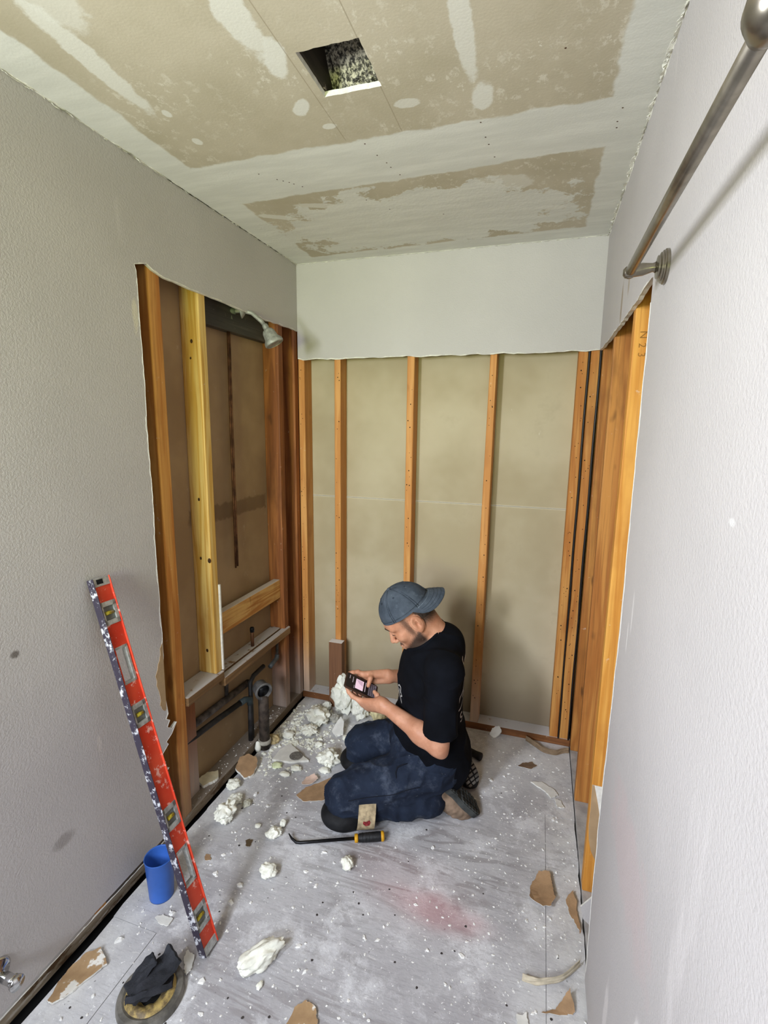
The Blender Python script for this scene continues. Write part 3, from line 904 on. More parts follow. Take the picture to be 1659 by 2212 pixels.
bar_post(-1.287)
bar_post(-1.972)
lathe('end_cap', [(0.0105, 0), (0.0135, 0.006), (0.0215, 0.022), (0.023, 0.036), (0.018, 0.048), (0.0, 0.054)], M_steel, t, seg=28, origin=(bxx, -1.945, bz), axis=(0, -1, 0))
lathe('end_cap', [(0.0115, 0), (0.0125, 0.006), (0.011, 0.012), (0.0, 0.014)], M_steel, t, seg=24, origin=(bxx, -1.290, bz), axis=(0, 1, 0))

# ------------------------------------------------------------------ supply valve at the left wall
t = empty('stop_valve', (0, -1.76, 0.19), 'chrome water stop valve sticking out low on the painted wall', 'valve')
vy, vz = -1.765, 0.197
e_ = lathe('escutcheon', [(0.036, 0), (0.036, 0.003), (0.030, 0.009), (0.012, 0.014), (0.011, 0.018)], M_chrome, t, seg=36, origin=(0.0, vy, vz), axis=(1, 0, 0))
lathe('valve_body', [(0.0085, 0), (0.0085, 0.02), (0.013, 0.022), (0.013, 0.05), (0.010, 0.055)], M_chrome, t, seg=20, origin=(0.010, vy, vz), axis=(1, 0, 0))
v_ = lathe('outlet', [(0.010, -0.004), (0.010, 0.02), (0.0125, 0.021), (0.0125, 0.034), (0.0105, 0.036), (0.0105, 0.042), (0.0075, 0.042), (0.0075, 0.025), (0, 0.025)], M_chrome, t, seg=20, origin=(0.045, vy, vz), axis=(0.10, 0.62, -0.80))
autosmooth(v_, 30)
lathe('outlet_hole', [(0.0074, 0), (0, 0.0005)], M_black, t, seg=16, origin=(0.045 + 0.1 * .038, vy + .62 * .038, vz - .8 * .038), axis=(0.10, 0.62, -0.80))
lathe('handle', [(0.008, 0), (0.018, 0.004), (0.019, 0.012), (0.0, 0.016)], M_chrome, t, seg=20, origin=(0.066, vy, vz), axis=(1, 0, 0))

# ------------------------------------------------------------------ spirit level leaning on the left wall
LT, LB = Vector((0.020, -1.368, 1.156)), Vector((0.385, -1.414, 0.006))
axl = (LT - LB).normalized()
wid = (Vector((0, 1, 0)) - axl * axl.y).normalized()      # across the face, away from the camera
nrm = wid.cross(axl).normalized()
if nrm.x < 0:
    nrm = -nrm
LEN = (LT - LB).length
HWID, HT = 0.0315, 0.0125
t = empty('spirit_level', LB, 'long red box level spattered with paint leaning against the painted wall', 'level')


def lv(s, w, d):     # s 0 at the top .. 1 at the foot, w across, d out of the face
    return LT + (LB - LT) * s + wid * w + nrm * d


def lv_box(name, s0, s1, w0, w1, d0, d1, mat, parent=t, bev=0.0012, **kw):
    bm = bmesh.new()
    vs = [bm.verts.new(lv(s, w, d)) for s in (s0, s1) for w in (w0, w1) for d in (d0, d1)]
    for q in ((0, 1, 3, 2), (4, 6, 7, 5), (0, 4, 5, 1), (2, 3, 7, 6), (0, 2, 6, 4), (1, 5, 7, 3)):
        bm.faces.new([vs[i] for i in q])
    bmesh.ops.recalc_face_normals(bm, faces=bm.faces)
    if bev:
        bmesh.ops.bevel(bm, geom=bm.edges[:], offset=bev, segments=1, affect='EDGES')
    return bm_obj(name, bm, mat, parent, **kw)


n = NB('level_red', 0.42)
c = n.mix(n.step(n.noise(9, 3), 0.3, 0.7), C(188, 52, 32), C(206, 76, 50))
c = n.mix(n.mul(n.step(n.noise(26, 6, 0.75), 0.57, 0.64), 0.75), c, C(226, 184, 170))
M_lred = n.color(c)
n = NB('level_edge', 0.55, 0.2)
c = n.mix(n.step(n.noise(38, 6, 0.75), 0.52, 0.62), C(60, 54, 66), C(208, 208, 212))
M_ledge = n.color(c)
M_lsil = simple('level_silver', C(186, 188, 184), 0.4, 0.5, var=0.15, scale=80)
M_vial = simple('vial_yellow', C(168, 150, 42), 0.2, var=0.2, scale=100)
M_lgrey = simple('vial_grey', C(120, 122, 118), 0.45, 0.3, var=0.15)
vials = [(0.062, 0.121), (0.330, 0.389), (0.606, 0.665), (0.878, 0.937)]
grips = [(0.180, 0.276), (0.722, 0.818)]
lv_box('rail', 0.0, 1.0, -HWID, -HWID + 0.004, -HT, HT, M_ledge, label='worn near rail, purple-black and white')
lv_box('rail', 0.0, 1.0, HWID - 0.004, HWID, -HT, HT, M_lred, label='red far rail')
segs, last = [], 0.022
for a, b in sorted(vials + grips):
    segs.append((last, a))
    last = b
segs.append((last, 0.978))
web = bmesh.new()
for a, b in segs:
    vs = [web.verts.new(lv(s, w, d)) for s in (a, b) for w in (-HWID + 0.003, HWID - 0.003) for d in (-0.007, 0.007)]
    for qf in ((0, 1, 3, 2), (4, 6, 7, 5), (0, 4, 5, 1), (2, 3, 7, 6), (0, 2, 6, 4), (1, 5, 7, 3)):
        web.faces.new([vs[i] for i in qf])
for a, b in grips + vials:     # bridge past the openings
    for w0, w1 in ((-HWID + 0.003, -HWID + 0.012), (HWID - 0.010, HWID - 0.003)):
        vs = [web.verts.new(lv(s, w, d)) for s in (a, b) for w in (w0, w1) for d in (-0.0068, 0.0068)]
        for qf in ((0, 1, 3, 2), (4, 6, 7, 5), (0, 4, 5, 1), (2, 3, 7, 6), (0, 2, 6, 4), (1, 5, 7, 3)):
            web.faces.new([vs[i] for i in qf])
bm_obj('web', web, M_lred, t)
for s0, s1, nm in ((0.0, 0.022, 'top'), (0.978, 1.0, 'bottom')):
    lv_box('end_block', s0, s1, -HWID + 0.003, HWID - 0.003, -0.010, 0.010, M_lsil)
lv_box('end_hole', 0.004, 0.016, -0.018, 0.004, 0.0092, 0.0104, M_black, bev=0)
for a, b in vials:
    wb0, wb1 = -HWID + 0.006, HWID - 0.005
    fm = bmesh.new()
    for (s0, s1, w0, w1) in ((a, a + 0.012, wb0, wb1), (b - 0.012, b, wb0, wb1), (a, b, wb1 - 0.010, wb1), (a, b, wb0, wb0 + 0.005)):
        vs = [fm.verts.new(lv(s, w, d)) for s in (s0, s1) for w in (w0, w1) for d in (-0.009, 0.0095)]
        for qf in ((0, 1, 3, 2), (4, 6, 7, 5), (0, 4, 5, 1), (2, 3, 7, 6), (0, 2, 6, 4), (1, 5, 7, 3)):
            fm.faces.new([vs[i] for i in qf])
    vf = bm_obj('vial_frame', fm, M_lsil, t)
    lv_box('vial_block', a + 0.012, b - 0.012, wb0 + 0.005, wb1 - 0.010, -0.006, 0.003, M_lgrey, vf)
    m = (a + b) / 2
    if a in (0.062, 0.878):
        v, f = tube_data([lv(m, -0.016, 0.004), lv(m, 0.012, 0.004)], 0.0058, 12)
    else:
        v, f = tube_data([lv(m, -0.013, 0.004), lv(m, 0.010, 0.004)], 0.0065, 12)
    mesh_obj('vial', v, f, M_vial, vf, smooth=True)
for a, b in grips:
    fm = bmesh.new()
    wb0, wb1 = -HWID + 0.010, HWID - 0.009
    for (s0, s1, w0, w1) in ((a, a + 0.006, wb0, wb1), (b - 0.006, b, wb0, wb1), (a, b, wb1 - 0.007, wb1)):
        vs = [fm.verts.new(lv(s, w, d)) for s in (s0, s1) for w in (w0, w1) for d in (-0.0085, 0.0085)]
        for qf in ((0, 1, 3, 2), (4, 6, 7, 5), (0, 4, 5, 1), (2, 3, 7, 6), (0, 2, 6, 4), (1, 5, 7, 3)):
            fm.faces.new([vs[i] for i in qf])
    bm_obj('hand_hole_frame', fm, M_lsil, t)

# ------------------------------------------------------------------ blue tumbler
cp = lathe('plastic_cup', [(0.0, 0.004), (0.036, 0.004), (0.0395, 0.0), (0.040, 0.004), (0.0470, 0.150), (0.0484, 0.153), (0.0470, 0.155), (0.0450, 0.150), (0.0375, 0.009), (0.0, 0.009)], M_blue, seg=48, origin=(0, 0, 0))
cp.location = (0.108, -1.305, 0.0)
tag(cp, 'tall blue plastic tumbler standing behind the foot of the red level', 'cup')

# ------------------------------------------------------------------ toilet flange stuffed with a rag
fx, fy = 0.306, -1.572
t = empty('toilet_flange', (fx, fy, 0), 'round waxy toilet flange ring in the floor with the dark rag in it', 'flange')
r_ = lathe('ring', [(0.064, 0.002), (0.066, 0.018), (0.074, 0.022), (0.086, 0.020), (0.090, 0.012), (0.091, 0.0)], simple('grey_flange', C(120, 116, 108), 0.55, 0.3, var=0.25, scale=25, bump=.3), t, seg=48, origin=(fx, fy, 0))
autosmooth(r_, 35)
w_v, w_f = [], []
NA, NR = 64, 10
for i in range(NA):
    a = 2 * math.pi * i / NA
    for j in range(NR):
        r = 0.030 + 0.046 * j / (NR - 1)
        zz = 0.012 + 0.014 * math.sin(math.pi * j / (NR - 1)) + 0.004 * noise.noise(Vector((math.cos(a) * 2, math.sin(a) * 2, j * 0.5)))
        w_v.append((fx + r * math.cos(a), fy + r * math.sin(a), zz))
for i in range(NA):
    for j in range(NR - 1):
        w_f.append((i * NR + j, ((i + 1) % NA) * NR + j, ((i + 1) % NA) * NR + j + 1, i * NR + j + 1))
n = NB('old_wax', 0.5)
n.color(n.mix(n.step(n.noise(28, 5, 0.7), 0.42, 0.62), C(176, 152, 92), C(108, 92, 66)))
mesh_obj('wax_ring', w_v, w_f, n.m, t, smooth=True, label='yellowish smeared wax ring')
lathe('throat', [(0.040, 0.012), (0.040, 0.001), (0.0, 0.001)], M_black, t, seg=32, origin=(fx, fy, 0))

rg = empty('rag', (fx, fy, 0.01), 'crumpled dark charcoal rag stuffed into the toilet flange', 'rag')


def strip_bm(path, width_dir, width, thick, wob=0.0, seed=0, nseg=24):
    """folded cloth band: path of points swept, with thickness"""
    r = random.Random(seed)
    P = [Vector(p) for p in path]
    # Catmull-Rom
    pts = []
    for i in range(len(P) - 1):
        p0, p1, p2, p3 = P[max(i - 1, 0)], P[i], P[i + 1], P[min(i + 2, len(P) - 1)]
        for k in range(6):
            u = k / 6
            pts.append(0.5 * ((2 * p1) + (-p0 + p2) * u + (2 * p0 - 5 * p1 + 4 * p2 - p3) * u * u + (-p0 + 3 * p1 - 3 * p2 + p3) * u ** 3))
    pts.append(P[-1])
    wd = Vector(width_dir).normalized()
    bm = bmesh.new()
    K = 8
    rows = []
    for i, p in enumerate(pts):
        tan = (pts[min(i + 1, len(pts) - 1)] - pts[max(i - 1, 0)]).normalized()
        nn = tan.cross(wd).normalized()
        top, bot = [], []
        for k in range(K + 1):
            s = k / K - 0.5
            wv = noise.noise(Vector((i * 0.25 + seed, k * 0.5, 0.3))) * wob
            c = p + wd * (s * width) + nn * wv
            top.append(bm.verts.new(c + nn * thick / 2))
            bot.append(bm.verts.new(c - nn * thick / 2))
        rows.append((top, bot))
    for i in range(len(rows) - 1):
        (a, b), (c, d) = rows[i], rows[i + 1]
        for k in range(K):
            bm.faces.new((a[k], a[k + 1], c[k + 1], c[k]))
            bm.faces.new((b[k], d[k], d[k + 1], b[k + 1]))
        bm.faces.new((a[0], c[0], d[0], b[0]))
        bm.faces.new((a[K], b[K], d[K], c[K]))
    for (a, b) in (rows[0], rows[-1]):
        for k in range(K):
            bm.faces.new((a[k], b[k], b[k + 1], a[k + 1]))
    return bm


bm_obj('rag_fold', strip_bm([(fx - 0.040, fy - 0.035, 0.030), (fx - 0.020, fy - 0.018, 0.050), (fx + 0.012, fy + 0.025, 0.058), (fx + 0.026, fy + 0.050, 0.070), (fx + 0.032, fy + 0.066, 0.086)], (0.80, -0.45, 0.15), 0.080, 0.010, 0.006, 1), M_rag, rg)
bm_obj('rag_fold', strip_bm([(fx - 0.052, fy - 0.020, 0.026), (fx - 0.042, fy + 0.005, 0.048), (fx - 0.028, fy + 0.030, 0.066), (fx - 0.018, fy + 0.042, 0.078)], (0.7, -0.5, 0.35), 0.060, 0.008, 0.007, 5), M_rag, rg)
bm_obj('rag_fold', strip_bm([(fx - 0.045, fy - 0.040, 0.018), (fx - 0.005, fy - 0.030, 0.038), (fx + 0.028, fy + 0.005, 0.036), (fx + 0.045, fy + 0.040, 0.022)], (0.3, -0.5, 0.5), 0.055, 0.014, 0.012, 9), M_rag, rg)

# ------------------------------------------------------------------ pry tool by the knee
t = empty('pry_bar', (0.6, -0.90, 0), 'black pry bar with yellow-ringed grip lying on the floor before the kneeling man', 'tool')
sa, sb = Vector((0.470, -0.966, 0.0075)), Vector((0.668, -0.890, 0.0175))
dv = (sb - sa).normalized()
bar_pts = [sa + Vector((-0.056, 0.012, 0.014)), sa + Vector((-0.038, 0.002, 0.006)), sa + Vector((-0.016, -0.003, 0.0)), sa, sb]
v, f = tube_data(bar_pts, [0.0022, 0.0045, 0.006, 0.006, 0.006], 12)
mesh_obj('shaft', v, f, M_darkmetal, t, smooth=True)
hb = sb + dv * 0.012
lathe('grip', [(0.010, 0), (0.0155, 0.006), (0.0170, 0.03), (0.0175, 0.05), (0.0180, 0.075), (0.0172, 0.098), (0.013, 0.106), (0.0, 0.107)], M_blkgrip, t, seg=24, origin=hb, axis=dv)
lathe('ferrule', [(0.008, 0), (0.0155, 0.001), (0.0160, 0.012), (0.010, 0.016)], M_yel, t, seg=24, origin=sb, axis=dv)
lathe('grip_ring', [(0.0165, 0), (0.0188, 0.003), (0.0188, 0.010), (0.0135, 0.014)], M_yel, t, seg=24, origin=hb + dv * 0.092, axis=dv)
for k in range(5):     # ribs of the grip
    c0 = hb + dv * (0.020 + 0.013 * k)
    tube('grip_rib', [c0 + (Vector((0, 0, 1)) * math.sin(a) + dv.cross(Vector((0, 0, 1))) * math.cos(a)) * 0.0170 for a in np.linspace(0, 2 * math.pi, 20, endpoint=False)], 0.0012, M_blkgrip, t, seg=6, closed=True)

# black grip of another tool, half hidden behind the man
t = empty('hand_tool', (1.05, -0.25, 0), 'black rubber tool handle on the floor sticking out behind the kneeling man', 'tool')
a_, b_ = Vector((0.940, -0.185, 0.026)), Vector((1.085, -0.245, 0.022))
lathe('grip', [(0.010, 0), (0.016, 0.005), (0.0175, 0.04), (0.0175, 0.13), (0.020, 0.148), (0.020, 0.156), (0.016, 0.159), (0, 0.160)], M_blkgrip, t, seg=20, origin=a_, axis=b_ - a_)
lathe('shaft', [(0.007, 0), (0.007, 0.12)], M_darkmetal, t, seg=12, origin=a_, axis=a_ - b_)

# ------------------------------------------------------------------ debris: foam, torn board, paper
def foam(name, x, y, sx, sy, sz, seed, label, z0=0.0, cat='foam chunk', group=None, mat=None, rough=0.30, rot=0.0, sub=4):
    bm = bmesh.new()
    bmesh.ops.create_icosphere(bm, subdivisions=sub, radius=0.5)
    r = random.Random(seed)
    off = Vector((r.uniform(-50, 50), r.uniform(-50, 50), r.uniform(-50, 50)))
    for v in bm.verts:
        d = v.co.normalized()
        k = 1 + rough * noise.noise(d * 1.6 + off) + rough * 0.75 * noise.noise(d * 3.4 + off) + rough * 0.35 * noise.noise(d * 8 + off) + rough * .16 * noise.noise(d * 17 + off)
        k -= rough * 0.2 * abs(noise.noise(d * 2.6 - off))
        v.co = d * 0.5 * k
    zmin = min(v.co.z for v in bm.verts)
    for v in bm.verts:
        v.co = Vector((v.co.x * sx, v.co.y * sy, max((v.co.z - zmin * 0.82), 0.0) * sz))
        v.co = Matrix.Rotation(rot, 3, 'Z') @ v.co
    o = bm_obj(name, bm, mat or M_foam, smooth=True)
    o.location = (x, y, z0)
    autosmooth(o, 50)
    return tag(o, label, cat, group)


G = 'foam chunks on the floor'
foam('foam_chunk', 0.556, -1.395, 0.066, 0.145, 0.060, 6, 'large cream foam chunk on bare floor, biggest of the loose ones near the camera', group=G, rot=-0.6, rough=.28)
foam('foam_chunk', 0.422, -1.123, 0.062, 0.050, 0.040, 2, 'cream foam lump on the floor between the level and the pry bar', group=G)
foam('foam_chunk', 0.683, -1.003, 0.045, 0.056, 0.040, 3, 'curled cream foam chip on the floor just in front of the pry bar', group=G, rot=.5)
foam('foam_chunk', 0.353, -0.963, 0.060, 0.050, 0.035, 4, 'cream foam chunk on the floor beside the tip of the pry bar', group=G, rot=.8)
foam('foam_chunk', 0.122, -0.950, 0.075, 0.095, 0.075, 5, 'jagged cream foam wedge near the bottom plate, tallest along that edge', group=G, rough=.42)
foam('foam_chunk', 0.100, -0.852, 0.062, 0.048, 0.034, 6, 'smooth pale foam chunk behind the jagged foam wedge', group=G, rough=.3)
foam('foam_chunk', 0.158, -0.855, 0.034, 0.040, 0.024, 7, 'small greyish foam chip next to the smooth pale foam chunk', group=G, mat=simple('grey_foam', C(196, 194, 176), .8))
foam('foam_chunk', 0.040, -0.780, 0.055, 0.065, 0.035, 8, 'cream foam chunk against the bottom plate below the torn brown board', group=G)
foam('foam_chunk', 0.266, -0.943, 0.026, 0.020, 0.014, 9, 'small oval foam crumb between the foam wedge and the pry bar', group=G, sub=3)
foam('foam_chunk', 0.362, -0.908, 0.022, 0.030, 0.030, 10, 'small pointed foam crumb behind the tip of the pry bar', group=G, sub=3)
foam('foam_chunk', 0.588, -1.455, 0.016, 0.024, 0.012, 11, 'tiny foam crumb at the tail of the largest loose foam chunk', group=G, sub=3)
GP = 'foam pile between the man and the pipes'
foam('foam_chunk', 0.290, -0.060, 0.125, 0.120, 0.215, 21, 'tallest cream foam lump at the peak of the pile before the brown block', group=GP, rough=.42)
foam('foam_chunk', 0.402, -0.095, 0.092, 0.090, 0.125, 22, 'rounded foam lump of the pile right below the phone', group=GP, rough=.45)
foam('foam_chunk', 0.190, -0.200, 0.110, 0.150, 0.080, 23, 'long foam slab of the pile leaning down toward the pipes', group=GP, rough=.40, rot=.7)
foam('foam_chunk', 0.494, -0.070, 0.090, 0.085, 0.100, 24, 'yellowish foam lump of the pile touching the far knee', group=GP, mat=simple('yellow_foam', C(222, 210, 164), .8, var=.1))
foam('foam_chunk', 0.384, -0.492, 0.098, 0.100, 0.065, 25, 'knobbly cream foam chunk on the floor in front of the far knee', group=GP, rough=.45)
foam('foam_chunk', 0.190, -0.318, 0.082, 0.066, 0.048, 26, 'cream foam chunk half way between the pile and the drain pipe', group=GP, rough=.5)
foam('foam_chunk', 0.393, -0.300, 0.035, 0.035, 0.026, 27, 'small foam ball beside the white board triangle', group=GP, sub=3)
foam('foam_chunk', 0.100, -0.372, 0.060, 0.050, 0.032, 28, 'flat foam piece on the floor behind the drain pipe', group=GP, sub=3)
foam('foam_chunk', 0.282, -0.388, 0.042, 0.032, 0.022, 29, 'small foam piece on the floor between the pile and the near knee', group=GP, sub=3)
foam('foam_chunk', 0.255, -0.590, 0.056, 0.034, 0.022, 30, 'pale foam crumb in front of the board scrap with a round hole', group=GP, sub=3)
foam('foam_chunk', 0.160, -0.600, 0.054, 0.036, 0.024, 31, 'greenish foam crumb under the corner of the board scrap with a round hole', group=GP, sub=3, mat=simple('green_foam', C(214, 220, 176), .8))
foam('foam_chunk', 0.222, -0.640, 0.052, 0.030, 0.018, 32, 'flat foam crumb nearest the camera of those by the holed board scrap', group=GP, sub=3)
foam('foam_chunk', 0.390, -0.560, 0.055, 0.038, 0.022, 33, 'ragged foam crumb above the big brown paper sheet', group=GP, sub=3)
foam('foam_chunk', 0.185, -0.075, 0.05, 0.05, 0.05, 34, 'small foam knob at the foot of the brown block', group=GP, sub=3)
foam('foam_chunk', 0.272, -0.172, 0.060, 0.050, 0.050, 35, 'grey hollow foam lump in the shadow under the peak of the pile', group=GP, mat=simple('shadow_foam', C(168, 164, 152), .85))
foam('foam_chunk', 0.050, -0.440, 0.060, 0.055, 0.045, 36, 'brownish foam crust packed around the foot of the drain pipe', group=GP, mat=simple('brown_foam', C(186, 166, 122), .85, var=.2))


def scrap(name, pts, label, mat, zc=0.004, thick=0.0015, curl=0.01, seed=0, cat='paper scrap', edge=None, tilt=None, group=None, z0=0.0):
    """torn sheet: outline (floor xy), gently curled, with real thickness"""
    r = random.Random(seed)
    out = []
    n_ = len(pts)
    for i in range(n_):
        out += jag(pts[i], pts[(i + 1) % n_], 6, 0.0025, r)
    cx = sum(p[0] for p in out) / len(out)
    cy = sum(p[1] for p in out) / len(out)
    bm = bmesh.new()
    vs = [bm.verts.new((a - cx, b - cy, 0)) for a, b in out]
    for i in range(len(vs)):
        bm.edges.new((vs[i], vs[(i + 1) % len(vs)]))
    bmesh.ops.triangle_fill(bm, use_beauty=True, edges=bm.edges[:])
    bmesh.ops.subdivide_edges(bm, edges=[e for e in bm.edges if len(e.link_faces) == 2], cuts=2, use_grid_fill=True)
    bmesh.ops.triangulate(bm, faces=bm.faces[:])
    R_ = max(v.co.length for v in bm.verts)
    base = [(v, v.co.copy()) for v in bm.verts]
    for v, c in base:
        q = c.length / R_
        v.co.z = curl * (q ** 2) * (0.6 + 0.6 * noise.noise(Vector((c.x * 12 + seed, c.y * 12, 0)))) + 0.0015
        if tilt:
            v.co.z += max(0, c.x * tilt[0] + c.y * tilt[1] + tilt[2])
    bmesh.ops.recalc_face_normals(bm, faces=bm.faces[:])
    if sum(f.normal.z for f in bm.faces) < 0:
        bmesh.ops.reverse_faces(bm, faces=bm.faces[:])
    r2 = bmesh.ops.extrude_face_region(bm, geom=bm.faces[:])
    for v in [g for g in r2['geom'] if isinstance(g, bmesh.types.BMVert)]:
        v.co.z += thick
    for f in bm.faces:
        f.material_index = 1 if abs(f.normal.z) < 0.3 else 0
    o = bm_obj(name, bm, [mat, edge or M_gyp])
    zmin = min(v.co.z for v in o.data.vertices)
    o.location = (cx, cy, z0 - zmin + 0.0006)
    return tag(o, label, cat, group)


n = NB('torn_paper_white', 0.85)
c = n.mix(n.step(n.noise(20, 3, .6), 0.3, 0.7), C(156, 126, 92), C(176, 146, 108))
c = n.mix(n.step(n.noise(17, 4, 0.6), 0.55, 0.60), c, C(232, 228, 218))
M_tanw = n.color(c)
scrap('paper_scrap', [(0.335, -0.741), (0.351, -0.681), (0.398, -0.634), (0.48, -0.525), (0.545, -0.514), (0.535, -0.625), (0.50, -0.677), (0.455, -0.733), (0.381, -0.763)], 'large brown board paper sheet lying by the knees of the man', M_tan, seed=1, curl=0.006)
scrap('paper_scrap', [(0.328, -0.673), (0.331, -0.631), (0.362, -0.608), (0.391, -0.63), (0.371, -0.665), (0.341, -0.684)], 'curled pinkish torn paper bit on top of the brown sheet', M_pinkpaper, seed=2, curl=0.018, z0=0.009)
ps = scrap('board_scrap', [(0.008, -0.715), (-0.005, -0.66), (0.02, -0.62), (0.055, -0.612), (0.080, -0.645), (0.085, -0.69), (0.062, -0.728)], 'rounded brown piece of broken board propped against the bottom plate', M_tan, seed=3, thick=0.010, curl=0.002, tilt=(-0.45, 0.2, 0.03), cat='board scrap')
scrap('paper_scrap', [(1.34, -0.851), (1.361, -0.808), (1.397, -0.807), (1.407, -0.846), (1.41, -0.879), (1.418, -0.909), (1.403, -0.946), (1.376, -0.953), (1.331, -0.918)], 'creased tan paper piece over the floor seam, casting its own shadow', M_tan, seed=4, curl=0.018, tilt=(0.35, 0.0, 0.012))
scrap('paper_scrap', [(1.452, -0.892), (1.478, -0.855), (1.488, -0.895), (1.489, -0.951), (1.489, -1.016), (1.482, -0.982), (1.470, -0.954)], 'narrow tan paper strip lying along the foot of the side wall', M_tan, seed=5, curl=0.016, tilt=(0.3, 0, 0.004))
scrap('paper_scrap', [(1.371, -1.273), (1.411, -1.248), (1.43, -1.224), (1.45, -1.199), (1.462, -1.241), (1.442, -1.252)], 'triangular brown paper scrap across the floor seam nearest the camera', M_tan, seed=6, curl=0.012, tilt=(0.0, 0.5, 0.004))
scrap('board_scrap', [(0.043, -1.677), (0.025, -1.63), (0.024, -1.58), (0.035, -1.543), (0.064, -1.517), (0.121, -1.548), (0.099, -1.596), (0.082, -1.642), (0.061, -1.679)], 'tan board scrap with a torn white face near the stop valve', M_tanw, seed=7, thick=0.006, curl=0.010, cat='board scrap')
scrap('board_scrap', [(0.710, -1.54), (0.712, -1.474), (0.735, -1.448), (0.768, -1.456), (0.789, -1.488), (0.792, -1.54)], 'round tan board scrap with a white torn middle at the bottom edge of the view', M_tanw, seed=8, thick=0.006, curl=0.010, cat='board scrap')
M_bw = simple('white_board_chip', C(222, 220, 212), 0.85, var=0.05)
scrap('board_scrap', [(1.322, -0.327), (1.371, -0.31), (1.421, -0.34), (1.44, -0.373), (1.41, -0.404), (1.381, -0.363)], 'long white plaster shard on the floor behind the boots', M_bw, seed=9, thick=0.006, curl=0.004, cat='board scrap')
scrap('board_scrap', [(1.426, -0.401), (1.449, -0.405), (1.465, -0.442), (1.436, -0.452)], 'short white plaster chip at the end of the long white shard', M_bw, seed=10, thick=0.005, curl=0.004, cat='board scrap')
scrap('paper_scrap', [(1.259, -0.231), (1.284, -0.194), (1.327, -0.176), (1.349, -0.201), (1.317, -0.232)], 'small oval brown paper scrap between the boots and the back corner', simple('dark_paper', C(120, 96, 74), .9), seed=11, curl=0.008)
sh_ = scrap('board_scrap', [(0.116, -0.57), (0.116, -0.493), (0.142, -0.43), (0.209, -0.473), (0.288, -0.52), (0.204, -0.559)], 'white triangular board scrap with a round grey hole mark beside the drain', M_bw, seed=12, thick=0.011, curl=0.001, cat='board scrap')
hl = lathe('hole_mark', [(0.033, 0.0), (0.032, 0.0012), (0.025, 0.0014), (0.019, 0.0006), (0.016, 0.0009), (0.0, 0.0009)], simple('hole_grey', C(122, 118, 112), .9, var=.2, scale=90), None, seg=32, origin=(0, 0, 0))
hl.parent = sh_
hl.location = (0.038, -0.004, 0.0135)
scrap('board_scrap', [(0.15, -1.384), (0.167, -1.367), (0.21, -1.369), (0.206, -1.395), (0.179, -1.395)], 'flat white board chip on the floor beside the blue tumbler', M_bw, seed=13, thick=0.004, curl=0.004, cat='board scrap')
scrap('board_scrap', [(0.331, -1.466), (0.326, -1.442), (0.353, -1.444), (0.369, -1.474), (0.369, -1.501), (0.348, -1.488)], 'white shell-shaped board chip between the level foot and the flange', M_bw, seed=14, thick=0.004, curl=0.014, cat='board scrap')
scrap('board_scrap', [(1.306, -1.297), (1.334, -1.285), (1.339, -1.309), (1.339, -1.34), (1.311, -1.34)], 'white board chip at the bottom edge of the view left of the floor seam', M_bw, seed=15, thick=0.006, curl=0.004, cat='board scrap')
scrap('paper_scrap', [(0.258, -1.02), (0.27, -1.007), (0.286, -1.011), (0.293, -1.043), (0.277, -1.046)], 'tiny dark brown paper fragment between the level and the pry bar', simple('dark_paper2', C(96, 80, 58), .9), seed=16, curl=0.006)
scrap('paper_scrap', [(0.152, -1.123), (0.169, -1.117), (0.184, -1.14), (0.168, -1.146)], 'tiny square tan paper fragment right behind the level', M_tan, seed=17, curl=0.003)
scrap('board_scrap', [(1.105, -0.030), (1.115, -0.005), (1.150, 0.008), (1.165, -0.012), (1.130, -0.045)], 'white plaster shard leaning at the foot of the back wall', M_bw, seed=18, thick=0.005, curl=0.003, tilt=(0.0, 0.9, 0.02), cat='board scrap')
scrap('board_scrap', [(-0.088, -0.86), (-0.082, -0.80), (-0.050, -0.765), (-0.022, -0.80), (-0.030, -0.835), (-0.048, -0.87)], 'cream board scrap lying on the bottom plate inside the stud bay', simple('cream_board', C(206, 196, 166), .9, var=.06), seed=19, thick=0.013, curl=0.002, tilt=(-0.3, 0, 0.0), cat='board scrap', z0=0.0385)
scrap('board_scrap', [(0.305, -0.275), (0.325, -0.205), (0.352, -0.225), (0.372, -0.282), (0.340, -0.300)], 'white triangular board piece leaning on the foam pile', M_bw, seed=20, thick=0.010, curl=0.001, tilt=(0.1, 0.55, 0.045), cat='board scrap')


def curl_strip(name, pts, w, thick, mat, label, seed=0):
    bm = strip_bm(pts, (0.05, 0.15, 1), w, thick, 0.003, seed)
    o = bm_obj(name, bm, mat)
    return tag(o, label, 'paper scrap')


curl_strip('drywall_tape', [(1.318, -1.196, 0.011), (1.345, -1.199, 0.012), (1.375, -1.193, 0.013), (1.433, -1.163, 0.014), (1.484, -1.105, 0.016)], 0.022, 0.0016, simple('tape', C(196, 184, 160), .85), 'curved off-white tape strip standing on edge by the foot of the side wall', 3)
curl_strip('drywall_tape', [(1.290, -0.005, 0.014), (1.335, -0.040, 0.014), (1.375, -0.075, 0.014), (1.430, -0.085, 0.016), (1.470, -0.060, 0.018), (1.498, -0.050, 0.020)], 0.026, 0.0018, simple('tape_brown', C(142, 120, 94), .9), 'long curved brown tape strip in the back corner of the floor', 4)

M_fleck = simple('plaster_fleck', C(236, 234, 228), 0.85, var=0.05)
